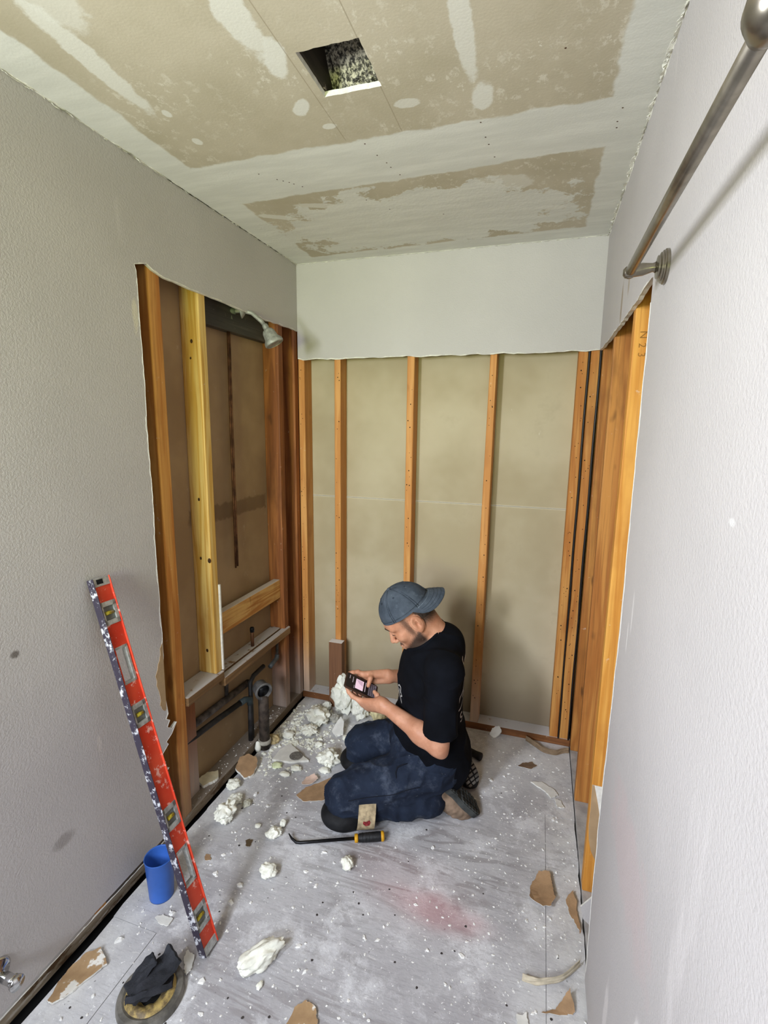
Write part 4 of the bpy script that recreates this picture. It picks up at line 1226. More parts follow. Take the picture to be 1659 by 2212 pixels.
# countless plaster crumbs and dust flakes
def crumbs(name, spots, smin, smax, mat, label, seed, z0=0.0, big=(), bmin=0.004, bmax=0.017):
    r = random.Random(seed)
    v, f = [], []
    for k_, (px_, py_) in enumerate(list(spots) + list(big)):
        lo_, hi_ = (smin, smax) if k_ < len(spots) else (bmin, bmax)
        s = lo_ + (hi_ - lo_) * r.random() ** 2.6
        a = r.uniform(0, math.pi)
        ca, sa = math.cos(a), math.sin(a)
        hgt = s * r.uniform(0.25, 0.7)
        b = len(v)
        k = r.choice((4, 5, 6))
        for q in range(k):
            an = 2 * math.pi * q / k + r.uniform(-.3, .3)
            ex, ey = s * r.uniform(0.6, 1) * math.cos(an), s * 0.7 * r.uniform(0.5, 1) * math.sin(an)
            v.append((px_ + ex * ca - ey * sa, py_ + ex * sa + ey * ca, z0 + 0.0003))
        for q in range(k):
            w_ = v[b + q]
            v.append((px_ + (w_[0] - px_) * r.uniform(.4, .9), py_ + (w_[1] - py_) * r.uniform(.4, .9), z0 + hgt * r.uniform(.6, 1)))
        f.append(tuple(range(b + k, b + 2 * k)))
        for q in range(k):
            f.append((b + q, b + (q + 1) % k, b + k + (q + 1) % k, b + k + q))
    o = mesh_obj(name, v, f, mat)
    return tag(o, label, 'debris', kind='stuff')


r9 = random.Random(99)
sp = []
for i in range(1700):
    sp.append((r9.uniform(0.03, 1.49), r9.uniform(-1.75, -0.02)))
for i in range(520):
    sp.append((min(1.49, max(0.03, r9.gauss(1.33, 0.14))), r9.uniform(-1.4, -0.05)))
for i in range(420):
    sp.append((max(0.03, r9.gauss(0.22, 0.14)), r9.gauss(-0.55, 0.25)))
DEB = []
for o_ in COL.objects:
    if o_.name.split('.')[0] in ('foam_chunk', 'board_scrap', 'paper_scrap', 'drywall_tape') and o_.data:
        vx = [o_.location + v_.co for v_ in o_.data.vertices]
        x0_, x1_, y0_, y1_ = min(v_.x for v_ in vx), max(v_.x for v_ in vx), min(v_.y for v_ in vx), max(v_.y for v_ in vx)
        DEB.append((x0_ - 0.006, x1_ + 0.006, y0_ - 0.006, y1_ + 0.006))


def clear_floor(a, b):
    if any(q[0] < a < q[1] and q[2] < b < q[3] for q in DEB):
        return False
    if b > -0.01 or a < 0.02 or a > 1.49:
        return False
    for (cx, cy, r) in ((0.306, -1.572, 0.10), (0.385, -1.414, 0.05), (0.108, -1.305, 0.055), (0.60, -0.80, 0.13), (0.70, -0.86, 0.11), (0.86, -0.75, 0.10), (0.55, -0.46, 0.11), (0.95, -0.66, 0.12), (1.06, -0.60, 0.10), (0.75, -0.55, 0.22), (0.95, -0.42, 0.17), (1.03, -0.22, 0.11), (0.36, -0.645, 0.045)):
        if (a - cx) ** 2 + (b - cy) ** 2 < r * r:
            return False
    if 0.40 < a < 0.82 and abs(b + 0.966 - (a - 0.47) * 0.384) < 0.03:
        return False
    return ((a - 0.15) / 0.24) ** 2 + ((b + 0.35) / 0.34) ** 2 > 1


sp = [(a, b) for a, b in sp if clear_floor(a, b)]
big = [(r9.uniform(0.05, 1.47), r9.uniform(-1.6, -0.1)) for i in range(170)]
big = [(a, b) for a, b in big if clear_floor(a, b)]
crumbs('plaster_crumbs', sp, 0.0010, 0.0085, M_fleck, 'white plaster crumbs and flakes scattered over the dusty subfloor', 5, big=big)
sp = []
for i in range(1500):
    sp.append((max(0.018, r9.gauss(0.15, 0.09)), min(-0.02, r9.gauss(-0.35, 0.16))))
sp = [(a, b) for a, b in sp if ((a - 0.15) / 0.23) ** 2 + ((b + 0.35) / 0.33) ** 2 < 1 and all((a - cx) ** 2 + (b - cy) ** 2 > rr * rr for cx, cy, rr in ((0.028, -0.49, 0.045), (0.19, -0.2, 0.085), (0.29, -0.06, 0.07), (0.19, -0.318, 0.045), (0.10, -0.372, 0.026), (0.05, -0.44, 0.028), (0.272, -0.172, 0.03), (0.34, -0.255, 0.05), (0.14, -0.50, 0.06), (0.20, -0.505, 0.08), (0.25, -0.52, 0.06), (0.395, -0.49, 0.06), (0.183, -0.075, 0.03)))]
crumbs('foam_crumbs', sp, 0.003, 0.017, M_foam, 'heap of small cream foam crumbs between drain pipe and foam pile', 6)
sp = [(r9.uniform(-0.095, -0.016), r9.choice((r9.uniform(-0.97, -0.53), r9.uniform(-0.46, -0.2)))) for i in range(160)]
crumbs('plate_crumbs', sp, 0.001, 0.008, M_crumb, 'white crumbs lying on the bottom plate inside the open stud bay', 7, 0.038)

# ------------------------------------------------------------------ the kneeling man
V = lambda *a: np.array(a, float)


class Field:
    """signed distance field on a grid, polygonised with surface nets"""
    def __init__(s, lo, hi, h):
        s.h = h
        s.lo = np.array(lo, float)
        s.n = np.ceil((np.array(hi) - s.lo) / h).astype(int) + 1
        s.d = np.full(s.n, 1.0, np.float32)

    def block(s, lo, hi, pad):
        a = np.clip(np.floor((np.array(lo) - pad - s.lo) / s.h).astype(int), 0, s.n)
        b = np.clip(np.ceil((np.array(hi) + pad - s.lo) / s.h).astype(int) + 1, 0, s.n)
        sl = tuple(slice(a[i], b[i]) for i in range(3))
        g = [(s.lo[i] + np.arange(a[i], b[i]) * s.h).astype(np.float32) for i in range(3)]
        return sl, (g[0][:, None, None], g[1][None, :, None], g[2][None, None, :])

    def mixin(s, sl, d, k, op):
        c = s.d[sl]
        if c.size == 0:
            return
        if op == 'add':
            if k > 0:
                t = np.clip(0.5 + 0.5 * (c - d) / k, 0, 1)
                s.d[sl] = c * (1 - t) + d * t - k * t * (1 - t)
            else:
                s.d[sl] = np.minimum(c, d)
        else:
            if k > 0:
                t = np.clip(0.5 - 0.5 * (c + d) / k, 0, 1)
                s.d[sl] = c * (1 - t) - d * t + k * t * (1 - t)
            else:
                s.d[sl] = np.maximum(c, -d)

    def cone(s, a, b, ra, rb, k=0.01, op='add'):
        a, b = np.array(a, float), np.array(b, float)
        m = max(ra, rb)
        sl, (X, Y, Z) = s.block(np.minimum(a, b) - m, np.maximum(a, b) + m, k + 3 * s.h)
        ab = b - a
        L2 = float(ab @ ab) + 1e-12
        t = np.clip(((X - a[0]) * ab[0] + (Y - a[1]) * ab[1] + (Z - a[2]) * ab[2]) / L2, 0, 1)
        d = np.sqrt((X - a[0] - t * ab[0]) ** 2 + (Y - a[1] - t * ab[1]) ** 2 + (Z - a[2] - t * ab[2]) ** 2) - (ra + (rb - ra) * t)
        s.mixin(sl, d.astype(np.float32), k, op)

    def ell(s, c, axes, r, k=0.01, op='add'):
        c = np.array(c, float)
        A = np.array(axes, float)
        r = np.array(r, float)
        ext = np.sqrt(((A * r[:, None]) ** 2).sum(0))
        sl, (X, Y, Z) = s.block(c - ext, c + ext, k + 3 * s.h)
        q = [(X - c[0]) * A[i, 0] + (Y - c[1]) * A[i, 1] + (Z - c[2]) * A[i, 2] for i in range(3)]
        k0 = np.sqrt(sum((q[i] / r[i]) ** 2 for i in range(3)))
        k1 = np.sqrt(sum((q[i] / r[i] ** 2) ** 2 for i in range(3))) + 1e-6
        s.mixin(sl, (k0 * (k0 - 1) / k1).astype(np.float32), k, op)

    def plane(s, p, nrm, k=0.0):          # keep the side the normal points away from
        nrm = np.array(nrm, float) / np.linalg.norm(nrm)
        sl, (X, Y, Z) = s.block(s.lo, s.lo + s.n * s.h, 0)
        d = ((X - p[0]) * nrm[0] + (Y - p[1]) * nrm[1] + (Z - p[2]) * nrm[2]).astype(np.float32)
        s.d = np.maximum(s.d, d)

    def coords(s):
        return s.block(s.lo, s.lo + s.n * s.h, 0)[1]

    def polygonise(s):
        d = s.d
        neg = d < 0
        n0, n1, n2 = d.shape
        cs = np.zeros((n0 - 1, n1 - 1, n2 - 1), np.int8)
        for i in (0, 1):
            for j in (0, 1):
                for k in (0, 1):
                    cs += neg[i:n0 - 1 + i, j:n1 - 1 + j, k:n2 - 1 + k]
        act = np.argwhere((cs > 0) & (cs < 8))
        idx = np.full(cs.shape, -1, np.int32)
        idx[tuple(act.T)] = np.arange(len(act))
        acc = np.zeros((len(act), 3))
        cnt = np.zeros(len(act))
        cor = [(i, j, k) for i in (0, 1) for j in (0, 1) for k in (0, 1)]
        val = {c: d[act[:, 0] + c[0], act[:, 1] + c[1], act[:, 2] + c[2]] for c in cor}
        for c in cor:
            for ax in range(3):
                if c[ax] == 0:
                    e = list(c)
                    e[ax] = 1
                    e = tuple(e)
                    a, b = val[c], val[e]
                    m = (a < 0) != (b < 0)
                    t = np.where(m, a / np.where(m, a - b, 1), 0)
                    p = np.array(c, float)[None, :].repeat(len(act), 0)
                    p[:, ax] += t
                    acc[m] += p[m]
                    cnt[m] += 1
        verts = s.lo + (act + acc / cnt[:, None]) * s.h
        faces = []
        for ax in range(3):
            u, v = (ax + 1) % 3, (ax + 2) % 3
            A = [slice(1, -1)] * 3
            A[ax] = slice(0, -1)
            B = list(A)
            B[ax] = slice(1, None)
            na, nb = neg[tuple(A)], neg[tuple(B)]
            ch = np.argwhere(na != nb)
            fl_ = na[tuple(ch.T)]
            ch = ch.copy()
            for q in range(3):
                if q != ax:
                    ch[:, q] += 1
            def at(du, dv):
                c = ch.copy()
                c[:, u] -= du
                c[:, v] -= dv
                return idx[tuple(c.T)]
            q = np.stack([at(1, 1), at(0, 1), at(0, 0), at(1, 0)], 1)
            q[~fl_] = q[~fl_][:, ::-1]
            faces.append(q)
        return verts, np.concatenate(faces)


def relax(v, f, it=2, lam=0.5):
    for _ in range(it):
        acc = np.zeros_like(v)
        cnt = np.zeros(len(v))
        for a, b in ((0, 1), (1, 2), (2, 3), (3, 0)):
            np.add.at(acc, f[:, a], v[f[:, b]])
            np.add.at(acc, f[:, b], v[f[:, a]])
            np.add.at(cnt, f[:, a], 1)
            np.add.at(cnt, f[:, b], 1)
        v = v + lam * (acc / np.maximum(cnt, 1)[:, None] - v)
    return v


def nets_obj(name, fld, mat, parent, it=2, lam=0.5, disp=None, **kw):
    v, f = fld.polygonise()
    v = relax(v, f, it, lam)
    if disp:
        nn = np.zeros_like(v)
        fn = np.cross(v[f[:, 2]] - v[f[:, 0]], v[f[:, 3]] - v[f[:, 1]])
        for a in range(4):
            np.add.at(nn, f[:, a], fn)
        nn /= np.linalg.norm(nn, axis=1)[:, None] + 1e-9
        dd = np.array([disp(p) for p in v])
        v = v + nn * dd[:, None]
    return mesh_obj(name, v, f.tolist(), mat, parent, smooth=True, **kw)


# body frame: bh the way he faces, bl towards his left (the camera side)
az = math.radians(201)
bh = V(math.cos(az), math.sin(az), 0)
bl = V(-bh[1], bh[0], 0)
bu = V(0, 0, 1)
BA = np.array([bh, bl, bu])
# head frame
HS = 1.07
haz, hp, hr = math.radians(200.5), math.radians(41), math.radians(-2)
hh = V(math.cos(haz), math.sin(haz), 0)
hl0 = V(-hh[1], hh[0], 0)
hf = hh * math.cos(hp) + V(0, 0, -math.sin(hp))
hu0 = np.cross(hf, hl0)
hl_ = hl0 * math.cos(hr) + hu0 * math.sin(hr)
hu = hu0 * math.cos(hr) - hl0 * math.sin(hr)
HO = V(0.804, -0.58, 0.838)
HA = np.array([hf, hl_, hu])


def hd_(f, l, u):
    return HO + HS * (f * hf + l * hl_ + u * hu)


# joints
C7 = V(0.925, -0.535, 0.765)
shL, shR = V(0.972, -0.715, 0.690), V(0.850, -0.375, 0.690)
elL, elR = V(0.962, -0.748, 0.392), V(0.848, -0.300, 0.430)
wrL, wrR = V(0.712, -0.668, 0.470), V(0.690, -0.505, 0.515)
# the phone he holds
PC = V(0.588, -0.602, 0.497)
pd = V(0.80, 0.34, -0.49)
pd /= np.linalg.norm(pd)
pw = V(0.22, -0.90, -0.36)
pw -= pd * (pw @ pd)
pw /= np.linalg.norm(pw)
pn = np.cross(pd, pw)
if pn[2] < 0:
    pn = -pn


def ph(a, b, c):      # phone coordinates: along, across, out of the screen (metres)
    return PC + pd * a + pw * b + pn * c


man = empty('person', (0.85, -0.55, 0), 'kneeling man in black tee, dark jeans and backwards grey cap, looking at a phone', 'person')

n = NB('skin', 0.5, 0, 0.35)
n.b.inputs['Subsurface Weight'].default_value = 0.12
n.b.inputs['Subsurface Radius'].default_value = (0.012, 0.005, 0.003)
c = n.mix(n.step(n.noise(22, 4), 0.35, 0.7), C(184, 128, 98), C(203, 149, 119))
c = n.mix(n.mul(n.step(n.noise(140, 3), 0.5, 0.7), 0.15), c, C(156, 98, 76))
at = n.node('ShaderNodeAttribute', attribute_name='stubble').outputs['Fac']
st = n.mul(at, n.add(0.80, n.mul(n.noise(260, 3, 0.6), 0.45)))
c = n.mix(n.math('MINIMUM', st, 0.96), c, C(52, 40, 33))
n.bump(n.noise(320, 3), 0.12, 0.001)
M_skin = n.color(c)

# ---- body: head, neck, trunk, arms and hands in one surface
B = Field((0.48, -0.88, 0.10), (1.13, -0.16, 1.02), 0.0030)
B.ell(hd_(-0.006, 0, 0.045), HA, (0.096 * HS, 0.075 * HS, 0.086 * HS))
B.ell(hd_(0.045, 0, -0.02), HA, (0.056 * HS, 0.060 * HS, 0.085 * HS), 0.03)
B.ell(hd_(0.055, 0, 0.04), HA, (0.048 * HS, 0.062 * HS, 0.045 * HS), 0.02)
for sd in (-1, 1):
    B.cone(hd_(0.006, sd * 0.058, -0.045), hd_(0.070, sd * 0.022, -0.098), 0.019 * HS, 0.017 * HS, 0.025)
    B.cone(hd_(0.004, sd * 0.063, 0.0), hd_(0.008, sd * 0.058, -0.055), 0.014, 0.018, 0.02)
    B.ell(hd_(0.068, sd * 0.042, -0.018), HA, (0.024, 0.022, 0.022), 0.018)       # cheekbone
    B.cone(hd_(0.094, sd * 0.012, 0.034), hd_(0.080, sd * 0.050, 0.030), 0.010, 0.010, 0.014)   # brow ridge
B.ell(hd_(0.082, 0, -0.098), HA, (0.018, 0.024, 0.017), 0.02)                     # chin
B.ell(hd_(0.085, 0, -0.066), HA, (0.022, 0.030, 0.026), 0.015)                    # mouth mound
for sd in (-1, 1):      # eye sockets and lids
    B.ell(hd_(0.104, sd * 0.032, 0.012), HA, (0.019, 0.017, 0.011), 0.012, 'sub')
    B.ell(hd_(0.086, sd * 0.032, 0.010), HA, (0.0125, 0.0145, 0.0115), 0.004)
    B.ell(hd_(0.0975, sd * 0.032, 0.0055), HA, (0.004, 0.012, 0.0012), 0.002, 'sub')
B.cone(hd_(0.094, 0, 0.020), hd_(0.119, 0, -0.026), 0.0075, 0.0105, 0.010)        # nose
B.ell(hd_(0.118, 0, -0.029), HA, (0.0115, 0.0115, 0.010), 0.006)
for sd in (-1, 1):
    B.ell(hd_(0.106, sd * 0.0125, -0.034), HA, (0.011, 0.0075, 0.0075), 0.005)
    B.ell(hd_(0.111, sd * 0.0070, -0.0415), HA, (0.005, 0.003, 0.003), 0.002, 'sub')
B.ell(hd_(0.1035, 0, -0.062), HA, (0.0075, 0.022, 0.0052), 0.006)                 # lips
B.ell(hd_(0.1025, 0, -0.0735), HA, (0.0075, 0.019, 0.0058), 0.006)
B.ell(hd_(0.111, 0, -0.0675), HA, (0.006, 0.021, 0.0013), 0.003, 'sub')
for sd in (-1, 1):      # ears
    ea = [hf * 0.96 + hl_ * sd * -0.30, hl_ * sd * 0.95 + hf * 0.0 + hf * -0.30, hu]
    ea = [e / np.linalg.norm(e) for e in ea]
    ea[2] = np.cross(ea[0], ea[1])
    c0 = hd_(-0.012, sd * 0.083, 0.002)
    B.ell(c0, ea, (0.0190, 0.0070, 0.0295), 0.006)
    B.ell(hd_(-0.008, sd * 0.083, -0.026), ea, (0.010, 0.0065, 0.012), 0.006)
    B.ell(c0 + hl_ * sd * 0.0095 + hf * 0.003, ea, (0.0125, 0.0085, 0.0205), 0.003, 'sub')
    B.ell(c0 + hl_ * sd * 0.001 + hf * 0.0005 - hu * 0.002, ea, (0.0065, 0.005, 0.009), 0.003, 'sub')
    B.cone(c0 + hl_ * sd * 0.004 + hf * 0.012 - hu * 0.004, c0 + hl_ * sd * 0.002 + hf * 0.013 - hu * 0.014, 0.0035, 0.004, 0.004)
    B.cone(c0 + hl_ * sd * 0.003 - hf * 0.006 + hu * 0.012, c0 + hl_ * sd * 0.003 - hf * 0.009 - hu * 0.010, 0.0028, 0.0028, 0.004)
# neck and trunk
B.cone(hd_(-0.030, 0, -0.005), C7 + V(-0.018, -0.012, -0.03), 0.061, 0.066, 0.03)
B.cone(hd_(0.010, 0, -0.070), C7 + V(-0.055, -0.03, -0.09), 0.047, 0.055, 0.03)
for sd, sh in ((1, shL), (-1, shR)):
    B.cone(hd_(-0.035, sd * 0.042, -0.030), C7 + V(-0.075, -0.03, -0.085) + bl * sd * 0.012, 0.014, 0.012, 0.03)   # neck cord
    B.cone(C7 + V(0, 0, -0.045), sh + V(0, 0, 0.005), 0.055, 0.052, 0.05)
    B.cone(sh, sh * 0.2 + (elL if sd > 0 else elR) * 0.8, 0.054, 0.045, 0.02)
B.ell(V(0.890, -0.545, 0.570), BA, (0.110, 0.165, 0.19), 0.05)
B.ell(V(0.890, -0.530, 0.340), BA, (0.110, 0.145, 0.19), 0.05)
# arms
for sh, el, wr in ((shL, elL, wrL), (shR, elR, wrR)):
    fa = wr - el
    B.cone(sh * 0.35 + el * 0.65, el, 0.047, 0.037, 0.02)
    B.cone(el, el + fa * 0.30, 0.038, 0.0425, 0.025)
    B.cone(el + fa * 0.25, el + fa * 0.98, 0.041, 0.0265, 0.025)
B.ell(elL + V(0.016, 0.0, -0.030), np.eye(3), (0.020, 0.020, 0.018), 0.02)
B.ell(wrL + V(-0.012, 0.004, 0.004), BA, (0.030, 0.024, 0.026), 0.015)


def finger(pts, r0, r1, k=0.006):
    nseg = len(pts) - 1
    for i in range(nseg):
        a, b = r0 + (r1 - r0) * i / nseg, r0 + (r1 - r0) * (i + 1) / nseg
        B.cone(pts[i], pts[i + 1], a, b, k)
        if 0 < i:
            B.ell(pts[i], np.eye(3), (a * 1.06,) * 3, 0.003)      # knuckle


# left hand: palm beside the near long edge, fingers run under the phone, thumb over the glass
kn = [ph(0.012, 0.056, -0.018), ph(0.032, 0.058, -0.027), ph(0.052, 0.058, -0.033), ph(0.070, 0.056, -0.038)]
pb = [wrL + V(-0.004, -0.006, 0.014), wrL + V(-0.002, -0.010, 0.002), wrL + V(0.0, -0.008, -0.010), wrL + V(0.002, -0.002, -0.018)]
for a, b in zip(pb, kn):
    B.cone(a, b, 0.0155, 0.0125, 0.016)
finger([kn[0], ph(-0.022, 0.050, -0.022), ph(-0.044, 0.040, -0.019), ph(-0.058, 0.026, -0.0165)], 0.0105, 0.0075)
finger([kn[1], ph(0.002, 0.040, -0.034), ph(-0.020, 0.020, -0.026), ph(-0.032, 0.000, -0.0165)], 0.0105, 0.0075)
finger([kn[2], ph(0.028, 0.036, -0.040), ph(0.010, 0.014, -0.030), ph(0.000, -0.006, -0.0165)], 0.0100, 0.0072)
finger([kn[3], ph(0.052, 0.032, -0.040), ph(0.038, 0.014, -0.030), ph(0.030, -0.002, -0.0160)], 0.0090, 0.0065)
finger([wrL + V(-0.020, 0.010, 0.016), ph(0.080, 0.044, 0.012), ph(0.073, 0.026, 0.0215), ph(0.060, 0.009, 0.0150)], 0.0150, 0.0088, 0.005)
# right hand: far side, index along the far edge, thumb pressing the glass
knr = [ph(-0.006, -0.056, 0.014), ph(0.010, -0.062, 0.004), ph(0.024, -0.062, -0.008), ph(0.038, -0.058, -0.018)]
pbr = [wrR + V(-0.012, -0.006, 0.016), wrR + V(-0.010, -0.008, 0.004), wrR + V(-0.008, -0.006, -0.008), wrR + V(-0.004, 0.0, -0.018)]
for a, b in zip(pbr, knr):
    B.cone(a, b, 0.0165, 0.0130, 0.016)
finger([knr[0], ph(-0.032, -0.056, 0.012), ph(-0.052, -0.048, 0.004), ph(-0.066, -0.042, -0.004)], 0.0105, 0.0075)
finger([knr[1], ph(-0.012, -0.062, -0.014), ph(-0.026, -0.046, -0.024), ph(-0.034, -0.026, -0.0165)], 0.0105, 0.0075)
finger([knr[2], ph(0.006, -0.062, -0.026), ph(-0.004, -0.042, -0.030), ph(-0.008, -0.024, -0.0165)], 0.0100, 0.0072)
finger([knr[3], ph(0.024, -0.056, -0.034), ph(0.016, -0.040, -0.032), ph(0.014, -0.024, -0.0160)], 0.0090, 0.0065)
finger([wrR + V(-0.022, -0.018, 0.010), ph(0.026, -0.053, 0.034), ph(0.022, -0.030, 0.036), ph(0.026, -0.006, 0.0165)], 0.0150, 0.0088, 0.005)
body = nets_obj('body', B, M_skin, man, it=2, lam=0.45)
# where short hair and beard shadow the skin (0..1 per vertex)
bvx = np.empty(len(body.data.vertices) * 3, np.float32)
body.data.vertices.foreach_get('co', bvx)
q_ = (bvx.reshape(-1, 3) - HO) / HS
f0, l0, u0 = q_ @ hf, q_ @ hl_, q_ @ hu
sm = lambda v, a, b: np.clip((v - a) / (b - a), 0, 1) ** 2 * (3 - 2 * np.clip((v - a) / (b - a), 0, 1))
nz = 0.003 * np.sin(f0 * 700 + 3 * np.sin(u0 * 500))
headz = sm(u0 + 0.0, -0.17, -0.125) * (np.abs(f0) < 0.14) * (np.abs(l0) < 0.10)
ear_ = (((f0 + 0.010) / 0.026) ** 2 + (u0 / 0.038) ** 2 < 1) & (np.abs(l0) > 0.070)
cheek = -(u0 + 0.050 + 0.55 * (f0 - 0.040) + nz)          # below the cheek line
beard_a = sm(cheek, -0.020, 0.008) * sm(f0, -0.012, 0.010) * sm(u0, -0.135, -0.105)
mous_a = sm(f0, 0.088, 0.094) * sm(-np.abs(u0 + 0.053), -0.012, -0.004) * sm(-np.abs(l0), -0.034, -0.024)
lips_a = (np.abs(u0 + 0.068) < 0.011) & (np.abs(l0) < 0.023) & (f0 > 0.085)
burn = 0.85 * sm(-np.abs(f0 - 0.026 - nz), -0.022, -0.002) * sm(u0, -0.075, -0.020)
nape = sm(-(f0 + 0.012), 0.0, 0.020) * sm(u0 + nz - 0.30 * (f0 + 0.03), -0.052, -0.008)
a_ = np.maximum.reduce([beard_a, mous_a * 0.8, burn * 0.85, nape * 0.95]) * headz
a_[lips_a] *= 0.15
a_[ear_] = 0
atr = body.data.attributes.new('stubble', 'FLOAT', 'POINT')
atr.data.foreach_set('value', a_.astype(np.float32))

# ---- hair and beard follow the head, a little proud of the skin
n = NB('hair', 0.75)
n.bump(n.noise(420, 2), 0.5, 0.002)
M_hair = n.color(n.mix(n.step(n.noise(160, 3), 0.35, 0.65), C(34, 27, 22), C(64, 50, 40)))
n = NB('beard', 0.8)
n.bump(n.noise(420, 2), 0.5, 0.002)
M_beard = n.color(n.mix(n.step(n.noise(130, 3), 0.35, 0.65), C(40, 31, 26), C(82, 62, 50)))


def head_shell(grow):
    S = Field(HO - 0.17, HO + 0.17, 0.0030)
    S.ell(hd_(-0.006, 0, 0.045), HA, (0.096 * HS, 0.075 * HS, 0.086 * HS))
    S.ell(hd_(0.045, 0, -0.02), HA, (0.056 * HS, 0.060 * HS, 0.085 * HS), 0.03)
    S.ell(hd_(0.055, 0, 0.04), HA, (0.048 * HS, 0.062 * HS, 0.045 * HS), 0.02)
    for sd in (-1, 1):
        S.cone(hd_(0.006, sd * 0.058, -0.045), hd_(0.070, sd * 0.022, -0.098), 0.019 * HS, 0.017 * HS, 0.025)
        S.cone(hd_(0.004, sd * 0.063, 0.0), hd_(0.008, sd * 0.058, -0.055), 0.014, 0.018, 0.02)
        S.ell(hd_(0.068, sd * 0.042, -0.018), HA, (0.024, 0.022, 0.022), 0.018)
    S.ell(hd_(0.082, 0, -0.098), HA, (0.018, 0.024, 0.017), 0.02)
    S.ell(hd_(0.085, 0, -0.066), HA, (0.022, 0.030, 0.026), 0.015)
    S.cone(hd_(-0.030, 0, -0.005), C7 + V(-0.018, -0.012, -0.03), 0.061, 0.066, 0.03)
    S.d -= grow
    X, Y, Z = S.coords()
    q = [((X - HO[0]) * a[0] + (Y - HO[1]) * a[1] + (Z - HO[2]) * a[2]) / HS for a in HA]
    return S, q[0], q[1], q[2]


S, f_, l_, u_ = head_shell(0.0024)
jag_n = 0.0015 * np.sin(f_ * 900) * np.sin(u_ * 800 + 1)
hair = np.maximum(f_ + 0.034 - jag_n, -0.004 - u_ + 0.30 * (f_ + 0.03) - jag_n)      # back of the head, clear of the ear
S.d = np.maximum(S.d, (hair * HS).astype(np.float32))
nets_obj('hair', S, M_hair, man, it=1)

S, f_, l_, u_ = head_shell(0.0012)
line = u_ + 0.076 + 0.45 * (f_ - 0.040)              # cheek line runs from the ear down to the mouth corner
mous = np.maximum(np.maximum(u_ + 0.045, -0.060 - u_), 0.085 - f_)
bd = np.maximum(line + jag_n * 1.5, 0.010 - f_ + jag_n)
bd = np.maximum(bd, -0.125 - u_)
lip = np.sqrt(((f_ - 0.105) / 0.02) ** 2 + (l_ / 0.022) ** 2 + ((u_ + 0.068) / 0.012) ** 2) - 1
bd = np.maximum(bd, -lip * 0.01)
S.d = np.maximum(S.d, (bd * HS).astype(np.float32))
nets_obj('beard', S, M_beard, man, it=1)
for sd in (-1, 1):
    tube('eyebrow', [hd_(0.1070 - 0.40 * (0.0095 * k), sd * (0.011 + 0.0095 * k), 0.0365 + 0.0012 * k - 0.0006 * k * k) for k in range(5)], [0.0030, 0.0042, 0.0042, 0.0036, 0.002], M_hair, man, seg=8)
    tube('eyelashes', [hd_(0.086 + 0.0128 * math.sqrt(max(0.0, 1 - ((l_q - 0.032) / 0.0145) ** 2 - 0.15)), sd * l_q, 0.0048) for l_q in np.linspace(0.0195, 0.0440, 7)], 0.0013, M_hair, man, seg=6)

# ---- cap worn back to front
n = NB('cap_cloth', 0.85)
c = n.mix(n.step(n.noise(16, 4, 0.6), 0.3, 0.7), C(55, 63, 73), C(74, 82, 92))
c = n.mix(n.mul(n.step(n.noise(45, 4, 0.7), 0.56, 0.70), 0.4), c, C(98, 108, 117))
n.bump(n.noise(700, 2), 0.35, 0.001)
M_cap = n.color(c)
M_capd = simple('cap_seam', C(50, 58, 68), 0.85, var=0.25, scale=120)
M_capl = simple('cap_stitch', C(124, 136, 146), 0.85, var=0.2, scale=200)
cap = empty('cap', tuple(HO), None)
cap.parent = man
cap.matrix_parent_inverse = Matrix.Translation(-Vector(man.location))
CAP_C = (-0.004, 0.0, 0.044)
CAP_R = (0.106, 0.090, 0.103)


def cap_pt(phi, th, k=1.0):
    """phi round the crown (0 = face side), th from the button"""
    return hd_(CAP_C[0] + CAP_R[0] * k * math.sin(th) * math.cos(phi), CAP_C[1] + CAP_R[1] * k * math.sin(th) * math.sin(phi), CAP_C[2] + CAP_R[2] * k * math.cos(th))


def rim_th(phi):
    lo, hi = 0.3, 2.6
    for _ in range(40):
        th = (lo + hi) / 2
        f = CAP_C[0] + CAP_R[0] * math.sin(th) * math.cos(phi)
        u = CAP_C[2] + CAP_R[2] * math.cos(th)
        if u > 0.050 + 0.07 * f:
            lo = th
        else:
            hi = th
    return th


NP, NT_ = 72, 22
cv, cf = [], []
for kk, sc_ in ((0, 1.0), (1, 0.975)):
    for i in range(NP):
        phi = 2 * math.pi * i / NP
        rt = rim_th(phi)
        for j in range(NT_ + 1):
            th = rt * j / NT_
            crease = 1 - 0.012 * math.exp(-((((phi * 3 / math.pi) + 0.5) % 1 - 0.5) / 0.10) ** 2) * math.sin(th) * (1 if kk == 0 else 0)
            crease *= 1 + 0.018 * noise.noise(Vector((math.cos(phi) * 2.2, math.sin(phi) * 2.2, th * 2.5)))
            cv.append(cap_pt(phi, th, sc_ * crease))
M_ = NP * (NT_ + 1)
for kk in (0, 1):
    for i in range(NP):
        a, b = i * (NT_ + 1), ((i + 1) % NP) * (NT_ + 1)
        for j in range(NT_):
            q = (kk * M_ + a + j, kk * M_ + b + j, kk * M_ + b + j + 1, kk * M_ + a + j + 1)
            cf.append(q[::-1] if kk == 0 else q)
for i in range(NP):
    a, b = i * (NT_ + 1) + NT_, ((i + 1) % NP) * (NT_ + 1) + NT_
    cf.append((a, b, M_ + b, M_ + a))


def cap_part(o):
    o.parent = cap
    o.matrix_parent_inverse = Matrix.Translation(-Vector(HO.tolist()))
    return o


